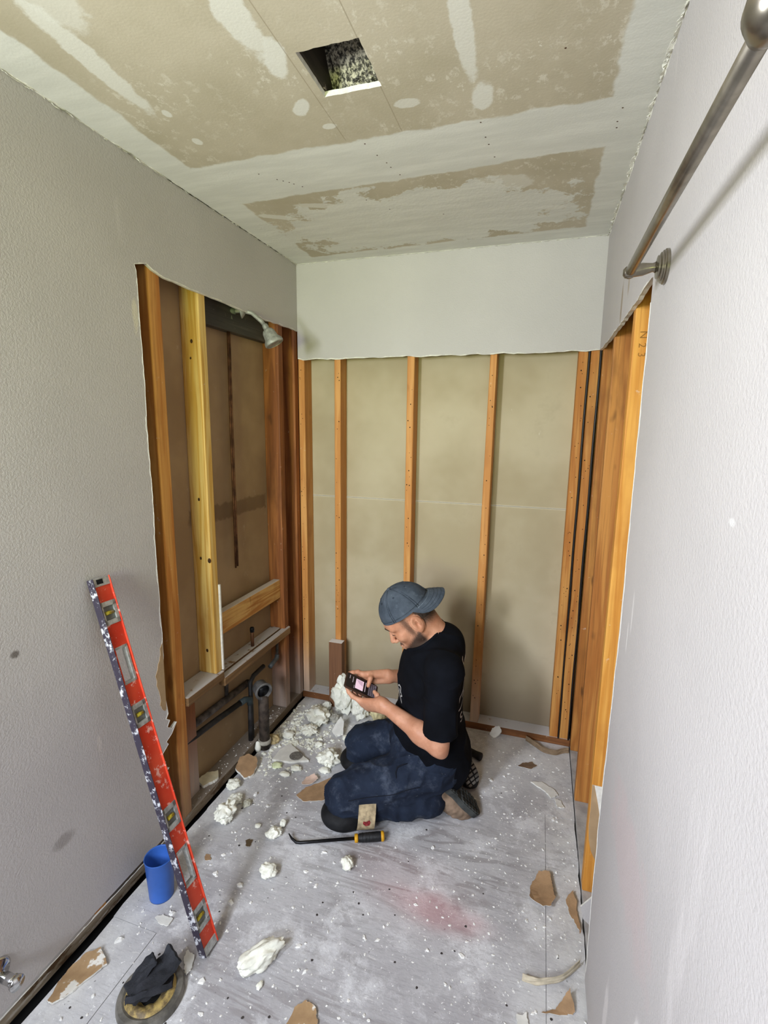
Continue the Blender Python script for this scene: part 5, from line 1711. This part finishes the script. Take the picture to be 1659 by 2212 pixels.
cap_part(mesh_obj('crown', cv, cf, M_cap, None, smooth=True))
for i in range(6):
    phi = math.pi / 3 * i
    rt = rim_th(phi)
    for off in (-0.05, 0.05):
        pts = [cap_pt(phi + off * (0.35 + 0.65 * math.sin(th)) / max(0.25, math.sin(th)) * 0.8, th, 0.992) for th in np.linspace(0.12, rt * 0.985, 18)]
        cap_part(tube('stitching', pts, 0.0014, M_capd, None, seg=6))
    pe = phi + math.pi / 6
    p0 = cap_pt(pe, rim_th(pe) * 0.42, 1.0)
    nn_ = Vector((p0 - hd_(*CAP_C)).tolist()).normalized()
    cap_part(lathe('eyelet', [(0.0042, 0), (0.0036, 0.0014), (0.0018, 0.0010), (0, 0.0002)], M_capd, None, seg=12, origin=p0, axis=nn_))
cap_part(lathe('button', [(0.0085, -0.001), (0.0085, 0.002), (0.006, 0.0045), (0, 0.0055)], M_cap, None, seg=16, origin=cap_pt(0, 0, 1.0), axis=Vector(hu.tolist())))
cap_part(tube('sweatband_stitch', [cap_pt(2 * math.pi * i / 60, rim_th(2 * math.pi * i / 60) * 0.93, 1.001) for i in range(60)], 0.0010, M_capd, None, seg=6, closed=True))
# brim, pointing backwards and down over the nape
bd_dir = (-hf * math.cos(math.radians(30)) - hu * math.sin(math.radians(30)))
bd_up = np.cross(hl_, bd_dir)
if bd_up @ hu < 0:
    bd_up = -bd_up
NB_S, NB_T = 28, 10
bv, bf = [], []
for side_ in (0, 1):
    for i in range(NB_S + 1):
        s_ = -1 + 2 * i / NB_S
        phi = math.pi - s_ * 1.30
        base = cap_pt(phi, rim_th(phi) * 0.985, 1.0)
        reach = 0.068 * (1 - abs(s_) ** 3.4) ** 0.66 + 0.001
        for j in range(NB_T + 1):
            tt = j / NB_T
            p = base + bd_dir * reach * tt * HS - bd_up * (0.034 * s_ * s_ * tt + 0.006 * tt * tt) * min(1.0, reach / 0.055) - (bd_up * 0.0042 if side_ else 0)
            p = p + hl_ * s_ * 0.010 * math.sin(tt * math.pi / 2) * min(1.0, reach / 0.06)
            bv.append(p)
MB_ = (NB_S + 1) * (NB_T + 1)
for side_ in (0, 1):
    for i in range(NB_S):
        for j in range(NB_T):
            a = side_ * MB_ + i * (NB_T + 1) + j
            q = (a, a + NB_T + 1, a + NB_T + 2, a + 1)
            bf.append(q if side_ == 0 else q[::-1])
for i in range(NB_S):
    a, b = i * (NB_T + 1) + NB_T, (i + 1) * (NB_T + 1) + NB_T
    bf.append((a, b, MB_ + b, MB_ + a))
bobj = cap_part(mesh_obj('brim', bv, bf, M_cap, None, smooth=True))
autosmooth(bobj, 50)
for tt in (0.10, 0.35, 0.6, 0.85):
    cap_part(tube('brim_stitch', [Vector((bv[i * (NB_T + 1) + round(tt * NB_T)] + bd_up * 0.0002).tolist()) for i in range(2, NB_S - 1)], 0.0007, M_capl if tt < 0.2 else M_capd, None, seg=5))

# ---- black tee
n = NB('black_tee', 0.95, 0, 0.1)
n.bump(n.noise(500, 2), 0.2, 0.001)
M_tee = n.color(n.mix(n.step(n.noise(12, 4), 0.3, 0.7), C(9, 10, 14), C(15, 17, 23)))
T = Field((0.62, -0.95, 0.04), (1.16, -0.14, 0.86), 0.0048)
T.ell(V(0.885, -0.545, 0.575), BA, (0.138, 0.190, 0.20), 0.03)
T.ell(V(0.880, -0.535, 0.335), BA, (0.152, 0.182, 0.22), 0.06)
T.ell(V(0.905, -0.505, 0.19), BA, (0.160, 0.192, 0.17), 0.05)
T.cone(C7 + V(0.004, 0.002, -0.048), C7 + V(-0.03, -0.01, -0.12), 0.088, 0.095, 0.04)
for sh, el in ((shL, elL), (shR, elR)):
    T.cone(C7 + V(0.005, 0, -0.052), sh + V(0, 0, 0.004), 0.064, 0.064, 0.05)
    d_ = (el - sh) / np.linalg.norm(el - sh)
    T.cone(sh, sh + (el - sh) * 0.90, 0.066, 0.068, 0.03)
TX, TY, TZ = T.coords()
for sh, el in ((shL, elL), (shR, elR)):         # cut the sleeves off square and open them
    ab = el - sh
    L_ = np.linalg.norm(ab)
    ab = ab / L_
    t_ = (TX - sh[0]) * ab[0] + (TY - sh[1]) * ab[1] + (TZ - sh[2]) * ab[2]
    rr = np.sqrt((TX - sh[0] - t_ * ab[0]) ** 2 + (TY - sh[1] - t_ * ab[1]) ** 2 + (TZ - sh[2] - t_ * ab[2]) ** 2)
    out = np.sqrt(((TX - 0.882) * bl[0] + (TY + 0.535) * bl[1]) ** 2)
    lim = L_ * 0.84
    past = np.maximum(np.maximum(t_ - lim, 0) * -1 + 0, -(t_ - lim))
    cut = np.minimum(t_ - lim, np.minimum(0.080 - rr, out - 0.196))       # positive inside the part to remove
    T.d = np.maximum(T.d, cut.astype(np.float32))
    inner = np.minimum(0.056 - rr, np.minimum(t_ - (lim - 0.06), 0.12 - np.abs(t_ - lim)))
    inner = np.minimum(inner, out - 0.188)
    T.d = np.maximum(T.d, inner.astype(np.float32))
# bottom hem: high in front, low behind
hp_, hn_ = V(0.742, -0.600, 0.318), V(-0.60, -0.22, -0.86)
T.plane(hp_, hn_)
# neck opening
nd = (hd_(-0.01, 0, -0.03) - C7)
nd /= np.linalg.norm(nd)
NC = C7 + V(-0.040, -0.020, -0.030)
q_ = (TX - NC[0]) * nd[0] + (TY - NC[1]) * nd[1] + (TZ - NC[2]) * nd[2]
rq = np.sqrt((TX - NC[0] - q_ * nd[0]) ** 2 + (TY - NC[1] - q_ * nd[1]) ** 2 + (TZ - NC[2] - q_ * nd[2]) ** 2)
ring = []
u1c = np.cross(nd, V(0.1, 0.2, 1.0))
u1c /= np.linalg.norm(u1c)
u2c = np.cross(nd, u1c)
NR_ = 0.077
for a in np.linspace(0, 2 * math.pi, 48, endpoint=False):
    best = -0.05
    for t in np.arange(-0.06, 0.10, 0.003):
        pt = NC + nd * t + (u1c * math.cos(a) + u2c * math.sin(a)) * NR_
        ii = np.round((pt - T.lo) / T.h).astype(int)
        if (ii >= 0).all() and (ii < T.n).all() and T.d[tuple(ii)] < 0:
            best = t
    ring.append(best)
ring = np.array(ring)
for _ in range(4):
    ring = 0.5 * ring + 0.25 * np.roll(ring, 1) + 0.25 * np.roll(ring, -1)
T.d = np.maximum(T.d, np.minimum(NR_ - rq, q_ + 0.050).astype(np.float32))
collar_pts = [NC + nd * (ring[i] + 0.0015) + (u1c * math.cos(a) + u2c * math.sin(a)) * (NR_ - 0.001) for i, a in enumerate(np.linspace(0, 2 * math.pi, 48, endpoint=False))]


def tee_wr(p):
    a = noise.noise(Vector((p[0] * 9, p[1] * 9, p[2] * 5)))
    b = noise.noise(Vector((p[0] * 22, p[1] * 22, p[2] * 12 + 5)))
    fold = math.sin(p[2] * 46 + p[0] * 30 + 3 * a) * 0.0022 * max(0, 1 - abs(p[2] - 0.30) / 0.16)
    c_ = noise.noise(Vector((p[0] * 7 + 3, p[1] * 7, p[2] * 9)))
    return 0.004 * a + 0.0018 * b + fold + 0.006 * max(0.0, 1 - 3.0 * abs(c_)) ** 2


tee = nets_obj('tee_shirt', T, M_tee, man, it=3, disp=tee_wr)
tube('collar', collar_pts, 0.0085, M_tee, man, seg=10, closed=True)
# white prints, laid on the cloth
bmt = bmesh.new()
bmt.from_mesh(tee.data)
bvh = BVHTree.FromBMesh(bmt)
M_print = simple('white_print', C(196, 194, 190), 0.8, var=0.06)


def print_strokes(name, origin, ua, ub, cast, strokes, w, label):
    v, f = [], []
    O, ua, ub, cast = Vector(origin.tolist()), Vector(ua.tolist()).normalized(), Vector(ub.tolist()).normalized(), Vector(cast.tolist()).normalized()
    for st in strokes:
        P = []
        for (a0, b0), (a1, b1) in zip(st[:-1], st[1:]):
            m = max(2, int(math.hypot(a1 - a0, b1 - b0) / 0.004))
            P += [(a0 + (a1 - a0) * i / m, b0 + (b1 - b0) * i / m) for i in range(m)]
        P.append(st[-1])
        prev = None
        for i, (a, b) in enumerate(P):
            da, db = (P[min(i + 1, len(P) - 1)][0] - P[max(i - 1, 0)][0], P[min(i + 1, len(P) - 1)][1] - P[max(i - 1, 0)][1])
            L = math.hypot(da, db) or 1
            row = []
            for sg in (-1, 1):
                qa, qb = a - db / L * w / 2 * sg, b + da / L * w / 2 * sg
                hit = bvh.ray_cast(O + ua * qa + ub * qb - cast * 0.4, cast)
                if hit[0] is None:
                    row = None
                    break
                row.append(hit[0] + hit[1] * 0.0012)
            if row:
                v += row
                if prev is not None:
                    k = len(v)
                    f.append((k - 4, k - 3, k - 1, k - 2))
                prev = row
            else:
                prev = None
    if f:
        return mesh_obj(name, v, f, M_print, man, label=label)


# back: big first line, an outlined shape, and a third line starting with S
BO = V(0.90, -0.53, 0.0)
big = [[(0.045, 0.630), (0.045, 0.715), (0.075, 0.665), (0.105, 0.715), (0.105, 0.630)]]
print_strokes('back_print', BO, -bl, bu, bh, [[(-a - .035, b) for a, b in s] for s in [[(0.10, 0.630), (0.10, 0.715), (0.065, 0.66), (0.03, 0.715), (0.03, 0.63)]]], 0.012, 'big white letter M')
print_strokes('back_print', BO, -bl, bu, bh, [[(-0.145, 0.545), (-0.105, 0.590), (-0.05, 0.60), (-0.02, 0.560), (-0.06, 0.52), (-0.11, 0.480), (-0.130, 0.475), (-0.145, 0.545)], [(-0.12, 0.565), (-0.115, 0.53), (-0.09, 0.545), (-0.07, 0.53)]], 0.006, 'white outlined shape')
S_path = [(-0.105 + 0.013 * math.cos(a), 0.446 + 0.009 * math.sin(a)) for a in np.linspace(0.6, 4.4, 9)] + [(-0.105 + 0.013 * math.cos(a), 0.428 + 0.009 * math.sin(a)) for a in np.linspace(1.3, -2.5, 9)]
print_strokes('back_print', BO, -bl, bu, bh, [S_path], 0.006, 'white letter S')
# chest emblem: outlined star-like badge with an upright line beside it
CO = V(0.80, -0.56, 0.0)
print_strokes('chest_print', CO, bl, bu, -bh, [[(0.050, 0.548), (0.062, 0.556), (0.076, 0.552), (0.078, 0.535), (0.086, 0.520), (0.074, 0.512), (0.070, 0.478), (0.060, 0.490), (0.048, 0.512), (0.054, 0.530), (0.050, 0.548)], [(0.060, 0.540), (0.072, 0.525)], [(0.058, 0.520), (0.068, 0.508)]], 0.005, 'white outlined chest badge')
print_strokes('chest_print', CO, bl, bu, -bh, [[(0.036, 0.560), (0.030, 0.500)], [(0.026, 0.490), (0.030, 0.484)]], 0.004, 'white upright line on the chest')
bmt.free()

# ---- jeans
n = NB('dark_jeans', 0.9, 0, 0.2)
c = n.mix(n.step(n.noise(9, 4, 0.6), 0.3, 0.7), C(22, 29, 43), C(34, 43, 59))
c = n.mix(n.mul(n.step(n.noise(11, 6, 0.72), 0.50, 0.74), 0.55), c, C(88, 96, 110))
c = n.mix(n.mul(n.step(n.noise(55, 4, 0.7), 0.68, 0.74), 0.5), c, C(150, 156, 164))
n.bump(n.noise(600, 2), 0.25, 0.001)
M_jean = n.color(c)
kL, kR = V(0.598, -0.795, 0.125), V(0.552, -0.462, 0.122)
hipL, hipR = V(0.910, -0.628, 0.205), V(0.855, -0.425, 0.205)
anL, anR = V(0.925, -0.682, 0.080), V(0.900, -0.455, 0.085)
J = Field((0.42, -0.96, -0.005), (1.14, -0.24, 0.42), 0.0050)
J.ell(V(0.905, -0.515, 0.205), BA, (0.140, 0.166, 0.125), 0.02)
J.ell(V(0.815, -0.555, 0.270), BA, (0.100, 0.150, 0.080), 0.05)
J.cone(hipL, kL, 0.108, 0.086, 0.05)
J.cone(hipR, kR, 0.108, 0.088, 0.05)
J.cone(V(0.60, -0.80, 0.085), anL, 0.074, 0.060, 0.025)
J.cone(V(0.56, -0.465, 0.080), anR, 0.074, 0.060, 0.025)
# groove between thigh and calf, and between the two thighs
J.cone(V(0.70, -0.885, 0.105), V(0.97, -0.76, 0.118), 0.010, 0.010, 0.03, 'sub')
J.cone(V(0.53, -0.632, 0.22), V(0.70, -0.60, 0.30), 0.030, 0.012, 0.05, 'sub')
J.cone(V(0.50, -0.630, 0.10), V(0.66, -0.600, 0.20), 0.045, 0.02, 0.05, 'sub')
# trouser leg mouth
JX, JY, JZ = J.coords()
J.d = np.maximum(J.d, (-(JZ - 0.004)).astype(np.float32) + 0 * JX + 0 * JY)


def jean_wr(p):
    a = noise.noise(Vector((p[0] * 8, p[1] * 8, p[2] * 8)))
    b = noise.noise(Vector((p[0] * 19 + 3, p[1] * 26, p[2] * 26)))
    r1 = math.sin((p[0] * 0.9 + p[1] * 0.3 + a * 0.05) * 95) * 0.0030 * max(0, 1 - abs(p[0] - 0.84) / 0.16) * (1 if p[2] < 0.13 else 0.35)
    r2 = math.sin((p[2] * 1.0 + p[0] * 0.5 + a * 0.08) * 70) * 0.003 * max(0, 1 - math.dist(p, (0.80, -0.68, 0.30)) / 0.18)
    c_ = noise.noise(Vector((p[0] * 6 + 9, p[1] * 11, p[2] * 12 + 2)))
    d_ = noise.noise(Vector((p[0] * 13, p[1] * 9 + 4, p[2] * 17)))
    rid = 0.0075 * max(0.0, 1 - 3.2 * abs(c_)) ** 2 + 0.004 * max(0.0, 1 - 3.5 * abs(d_)) ** 2
    return 0.006 * a + 0.0032 * b + r1 + r2 + rid - 0.002


jeans = nets_obj('jeans', J, M_jean, man, it=3, disp=jean_wr)
bmj = bmesh.new()
bmj.from_mesh(jeans.data)
bvj = BVHTree.FromBMesh(bmj)
camv = Vector((1.2757, -2.4839, 1.619))


def on_jeans(pts, lift=0.001):
    out = []
    for p in pts:
        h = bvj.find_nearest(Vector(p))
        out.append(h[0] + h[1] * lift)
    return out


M_seam = simple('dark_seam', C(16, 20, 30), 0.95, var=.1)
tube('pocket_seam', on_jeans([(0.835, -0.74, 0.285), (0.815, -0.745, 0.278), (0.80, -0.75, 0.262), (0.795, -0.76, 0.243), (0.80, -0.77, 0.225)]), [0.0015, 0.003, 0.0035, 0.003, 0.0015], M_seam, man, seg=8)
tube('side_seam', on_jeans([(0.64 + 0.030 * i, -0.885 + 0.012 * i, 0.165 + 0.003 * i) for i in range(10)]), 0.0015, M_seam, man, seg=6)
bmj.free()

# ---- knee pads
M_pad = simple('black_knee_pad', C(20, 20, 22), 0.7, var=0.3, scale=30)
M_strap = simple('tan_strap', C(168, 150, 118), 0.85, var=0.18, scale=60, bump=.3)
for nm, k_, dirv in (('left', V(0.592, -0.812, 0.055), V(0.93, 0.28, 0)), ('right', V(0.535, -0.470, 0.050), V(0.95, 0.05, 0))):
    K_ = Field(k_ - 0.14, k_ + 0.14, 0.0045)
    K_.ell(k_ + V(-0.008, -0.004, -0.005), BA, (0.086, 0.086, 0.050), 0.0)
    K_.cone(k_ + V(0.01, 0, -0.02), k_ + dirv * 0.075 + V(0, 0, -0.022), 0.056, 0.05, 0.03)
    K_.ell(k_ + V(0.05, 0.02, 0.075), np.eye(3), (0.10, 0.10, 0.050), 0.02, 'sub')
    KX, KY, KZ = K_.coords()
    K_.d = np.maximum(K_.d, (0.003 - KZ).astype(np.float32) + 0 * KX + 0 * KY)
    pad = nets_obj('knee_pad', K_, M_pad, man, it=2, label='black hard-shell knee pad')
    if nm == 'left':
        ctr = V(0.680, -0.785, 0.080)
        ax_ = V(0.93, 0.33, 0.0)
        ax_ /= np.linalg.norm(ax_)
        e1 = np.cross(ax_, V(0, 0, 1))
        e1 /= np.linalg.norm(e1)
        e2 = V(0, 0, 1)
        vv, ff = [], []
        A0, A1, NS = -1.25, 1.0, 24
        for i in range(NS + 1):
            a = A0 + (A1 - A0) * i / NS
            for j, (wd_, rr_) in enumerate(((-0.034, 0.083), (0.034, 0.081), (0.034, 0.0865), (-0.034, 0.0885))):
                p = ctr + e1 * math.cos(a) * rr_ * 1.04 + e2 * math.sin(a) * rr_ * 0.86 + ax_ * (wd_ + 0.006 * math.sin(a))
                vv.append(p)
        for i in range(NS):
            for j in range(4):
                k = (j + 1) % 4
                ff.append((i * 4 + j, (i + 1) * 4 + j, (i + 1) * 4 + k, i * 4 + k))
        ff += [(0, 1, 2, 3), tuple(NS * 4 + q for q in (3, 2, 1, 0))]
        so = mesh_obj('strap', vv, ff, M_strap, pad, label='tan elastic strap with a worn red mark')
        so.matrix_parent_inverse = Matrix.Identity(4)
        rv_, rf_ = [], []
        for (a0, w0) in ((0.10, 0.0), (0.18, 0.012), (0.05, 0.016), (-0.12, 0.012), (-0.15, -0.004), (-0.02, -0.014), (0.12, -0.012)):
            rv_.append(ctr + e1 * math.cos(a0) * 0.0885 * 1.04 + e2 * math.sin(a0) * 0.0885 * 0.87 + ax_ * w0 + e1 * 0.0006)
        mk = mesh_obj('red_mark', rv_, [tuple(range(7))], simple('worn_red', C(130, 40, 42), .9, var=.25, scale=150), None)
        mk.parent = man
        mk.matrix_parent_inverse = Matrix.Translation(-Vector(man.location))
    pad.matrix_parent_inverse = Matrix.Translation(-Vector(man.location))

# ---- boots, toes on the floor and heels up
M_boot = simple('tan_leather', C(140, 118, 98), 0.85, var=0.2, scale=22, bump=0.5, bscale=60)
M_sole = simple('grey_rubber', C(62, 64, 62), 0.8, var=0.25, scale=30)
M_tread = simple('worn_tread', C(128, 124, 118), 0.85, var=0.2, scale=30)
M_tsole = simple('black_rubber', C(20, 20, 21), 0.75, var=0.3, scale=20)


def boot(heel, ball, toe, sole_n, sole_mat, tread):
    """heel, ball, toe: points on the sole mid-line; sole_n: outward normal of the sole"""
    L = ball - heel
    a = L / np.linalg.norm(L)
    nS = sole_n - a * (sole_n @ a)
    nS /= np.linalg.norm(nS)
    sdv = np.cross(a, nS)
    t2 = toe - ball
    t2 /= np.linalg.norm(t2)
    n2 = nS - t2 * (nS @ t2)
    n2 /= np.linalg.norm(n2)
    e = empty('boot', tuple(heel))
    e.parent = man
    e.matrix_parent_inverse = Matrix.Translation(-Vector(man.location))
    lo = np.minimum(np.minimum(heel, toe), ball) - 0.13
    hi = np.maximum(np.maximum(heel, toe), ball) + 0.13
    U = Field(lo, hi, 0.0042)
    hc = heel - nS * 0.036
    U.ell(hc + a * 0.012, [a, sdv, nS], (0.042, 0.036, 0.042), 0.0)
    U.cone(hc + a * 0.02, ball - nS * 0.034, 0.036, 0.040, 0.02)
    U.cone(hc - nS * 0.010 + a * 0.004, hc - nS * 0.075 - a * 0.012, 0.038, 0.042, 0.03)
    U.cone(hc - nS * 0.040 + a * 0.030, ball - nS * 0.045, 0.034, 0.032, 0.03)
    U.cone(ball - nS * 0.034, toe - n2 * 0.030 - t2 * 0.026, 0.040, 0.030, 0.02)
    X, Y, Z = U.coords()
    cut = (X - heel[0]) * nS[0] + (Y - heel[1]) * nS[1] + (Z - heel[2]) * nS[2] + 0.004
    cut2 = (X - ball[0]) * n2[0] + (Y - ball[1]) * n2[1] + (Z - ball[2]) * n2[2] + 0.004
    U.d = np.maximum(U.d, np.maximum(cut, cut2).astype(np.float32))
    U.d = np.maximum(U.d, (0.002 - Z).astype(np.float32) + 0 * X + 0 * Y)
    def wr(p):
        w = p - ball
        return 0.0022 * noise.noise(Vector((p * 30).tolist())) + 0.0022 * math.sin((w @ a) * 260) * max(0, 1 - abs(w @ a + 0.02) / 0.05) * (1 if (w @ nS) < -0.02 else 0)
    up_ = nets_obj('upper', U, M_boot, None, it=2, disp=wr)
    up_.parent = e
    up_.matrix_parent_inverse = Matrix.Translation(-Vector(heel.tolist()))
    # sole: outline swept along heel-ball-toe
    K = 40
    LB = np.linalg.norm(L)
    LT_ = np.linalg.norm(toe - ball)
    tot = LB + LT_
    v, f = [], []
    for i in range(K + 1):
        s = i / K * (tot + 0.034) - 0.030
        if s < LB - 0.02:
            p, n_, = heel + a * s, nS
        elif s > LB + 0.02:
            p, n_ = ball + t2 * (s - LB), n2
        else:
            w = (s - LB + 0.02) / 0.04
            p = (heel + a * s) * (1 - w) + (ball + t2 * (s - LB)) * w
            n_ = nS * (1 - w) + n2 * w
        q = (s + 0.030) / (tot + 0.034)
        wdt = 0.036 + 0.012 * math.sin(max(0, (q - 0.35)) / 0.65 * math.pi) - 0.004 * math.exp(-((q - 0.4) / 0.12) ** 2)
        end = min(q / 0.10, 1), min((1 - q) / 0.16, 1)
        wdt *= math.sqrt(max(0.02, 1 - (1 - end[0]) ** 2)) * math.sqrt(max(0.02, 1 - (1 - end[1]) ** 2))
        for (sx, dn) in ((-1, -0.008), (1, -0.008), (1, 0.016), (-1, 0.016)):
            v.append(p + sdv * sx * wdt * (1 if dn < 0 else 0.97) + n_ * dn)
    for i in range(K):
        for j in range(4):
            k = (j + 1) % 4
            f.append((i * 4 + j, i * 4 + k, (i + 1) * 4 + k, (i + 1) * 4 + j))
    f += [(0, 3, 2, 1), tuple(K * 4 + q for q in range(4))]
    v = [V(p[0], p[1], max(p[2], 0.002)) for p in v]
    so = mesh_obj('sole', v, f, sole_mat, None)
    so.parent = e
    so.matrix_parent_inverse = Matrix.Translation(-Vector(heel.tolist()))
    autosmooth(so, 40)
    # tread lugs
    bm = bmesh.new()
    i = 3
    rows = list(range(2, K - 3, 3))
    for r_i, i in enumerate(rows):
        A_ = [Vector(v[i * 4 + j].tolist()) for j in range(4)]
        B_ = [Vector(v[(i + 2) * 4 + j].tolist()) for j in range(4)]
        if 0.36 < i / K < 0.48:
            continue
        for (l0, l1) in ((0.03, 0.28), (0.36, 0.64), (0.72, 0.97)):
            sk = 0.12 * (1 if l0 < 0.3 else -1 if l0 > 0.6 else 0)
            c = [A_[3].lerp(A_[2], l0), A_[3].lerp(A_[2], l1), B_[3].lerp(B_[2], l1), B_[3].lerp(B_[2], l0)]
            nn2 = (c[1] - c[0]).cross(c[3] - c[0]).normalized()
            if nn2.dot(Vector(nS.tolist())) < 0:
                nn2 = -nn2
            lo_ = [bm.verts.new(p - nn2 * 0.002) for p in c]
            mid = sum(c, Vector()) / 4
            hi_ = [bm.verts.new(mid + (p - mid) * 0.86 + nn2 * 0.0045) for p in c]
            bm.faces.new(hi_)
            for q in range(4):
                bm.faces.new((lo_[q], lo_[(q + 1) % 4], hi_[(q + 1) % 4], hi_[q]))
    for vt in bm.verts:
        vt.co.z = max(vt.co.z, 0.001)
    to = bm_obj('tread', bm, tread, None)
    to.parent = e
    to.matrix_parent_inverse = Matrix.Translation(-Vector(heel.tolist()))


boot(V(0.968, -0.648, 0.158), V(1.072, -0.606, 0.050), V(1.106, -0.592, 0.006), V(0.80, 0.18, 0.60), M_sole, M_sole)
boot(V(0.965, -0.395, 0.160), V(1.045, -0.432, 0.058), V(1.074, -0.444, 0.008), V(0.72, -0.52, 0.52), M_tsole, M_tread)

# ---- the phone in his hands
t = empty('smartphone', tuple(PC), 'black smartphone held in both hands, screen lit with a small picture and keyboard', 'phone')


def ph_box(name, a0, a1, b0, b1, c0, c1, mat, bev=0.0):
    bm = bmesh.new()
    vs = [bm.verts.new(ph(a, b, c)) for a in (a0, a1) for b in (b0, b1) for c in (c0, c1)]
    for q in ((0, 1, 3, 2), (4, 6, 7, 5), (0, 4, 5, 1), (2, 3, 7, 6), (0, 2, 6, 4), (1, 5, 7, 3)):
        bm.faces.new([vs[i] for i in q])
    bmesh.ops.recalc_face_normals(bm, faces=bm.faces)
    if bev:
        es = [e for e in bm.edges if abs((e.verts[0].co - e.verts[1].co).normalized().dot(Vector(pn.tolist()))) > 0.9]
        bmesh.ops.bevel(bm, geom=es, offset=bev, segments=4, affect='EDGES')
    return bm_obj(name, bm, mat, t)


def ph_round(name, ha, hb, c0, c1, r, mat):
    out = []
    for (sa, sb, a0) in ((1, 1, 0), (-1, 1, 90), (-1, -1, 180), (1, -1, 270)):
        for k in range(7):
            a = math.radians(a0 + 15 * k)
            out.append((sa * (ha - r) + r * math.cos(a), sb * (hb - r) + r * math.sin(a)))
    n_ = len(out)
    vs = [ph(a, b, c0) for a, b in out] + [ph(a, b, c1) for a, b in out]
    fs = [tuple(range(n_))[::-1], tuple(range(n_, 2 * n_))] + [(i, (i + 1) % n_, n_ + (i + 1) % n_, n_ + i) for i in range(n_)]
    bm = bmesh.new()
    bv_ = [bm.verts.new(tuple(v)) for v in vs]
    for f_i in fs:
        bm.faces.new([bv_[i] for i in f_i])
    return bm_obj(name, bm, mat, t)


def screen_mat(name, col, em):
    n = NB(name, 0.25, 0, 0.4)
    n.color(col)
    n.b.inputs['Emission Color'].default_value = col
    n.b.inputs['Emission Strength'].default_value = em
    return n.m


ph_round('case', 0.078, 0.039, -0.0055, 0.0045, 0.010, simple('brown_case', C(66, 46, 34), .6, var=.2))
ph_round('screen', 0.074, 0.0355, 0.0045, 0.0052, 0.008, screen_mat('screen_dark', C(22, 18, 20), 0.25))
ph_box('picture', -0.030, 0.008, -0.024, 0.026, 0.0052, 0.0055, screen_mat('screen_pic', C(214, 186, 200), 0.45))
mesh_obj('picture_detail', [ph(a, b, 0.0056) for a, b in ((-0.028, -0.020), (0.002, -0.022), (0.006, 0.004), (-0.014, -0.004))], [(0, 1, 2, 3)], screen_mat('screen_pic2', C(186, 158, 176), 0.4), t)
kb = bmesh.new()
for r_ in range(4):
    for c_ in range(9 if r_ < 3 else 4):
        a0 = 0.034 + r_ * 0.0095
        b0 = -0.033 + c_ * (0.0074 if r_ < 3 else 0.0166)
        bw = 0.0058 if r_ < 3 else 0.0145
        vs = [kb.verts.new(ph(a, b, 0.0054)) for a, b in ((a0, b0), (a0 + 0.0072, b0), (a0 + 0.0072, b0 + bw), (a0, b0 + bw))]
        kb.faces.new(vs)
o = bm_obj('keyboard', kb, screen_mat('screen_keys', C(96, 90, 100), 0.35), t, kind='stuff')
for (a0, a1, b0, b1) in ((-0.062, -0.059, -0.028, -0.010), (-0.046, -0.043, -0.026, 0.004), (-0.036, -0.034, 0.014, 0.030), (0.016, 0.020, -0.026, 0.024)):
    ph_box('text_line', a0, a1, b0, b1, 0.0052, 0.0054, screen_mat('screen_text', C(150, 140, 146), 0.35))
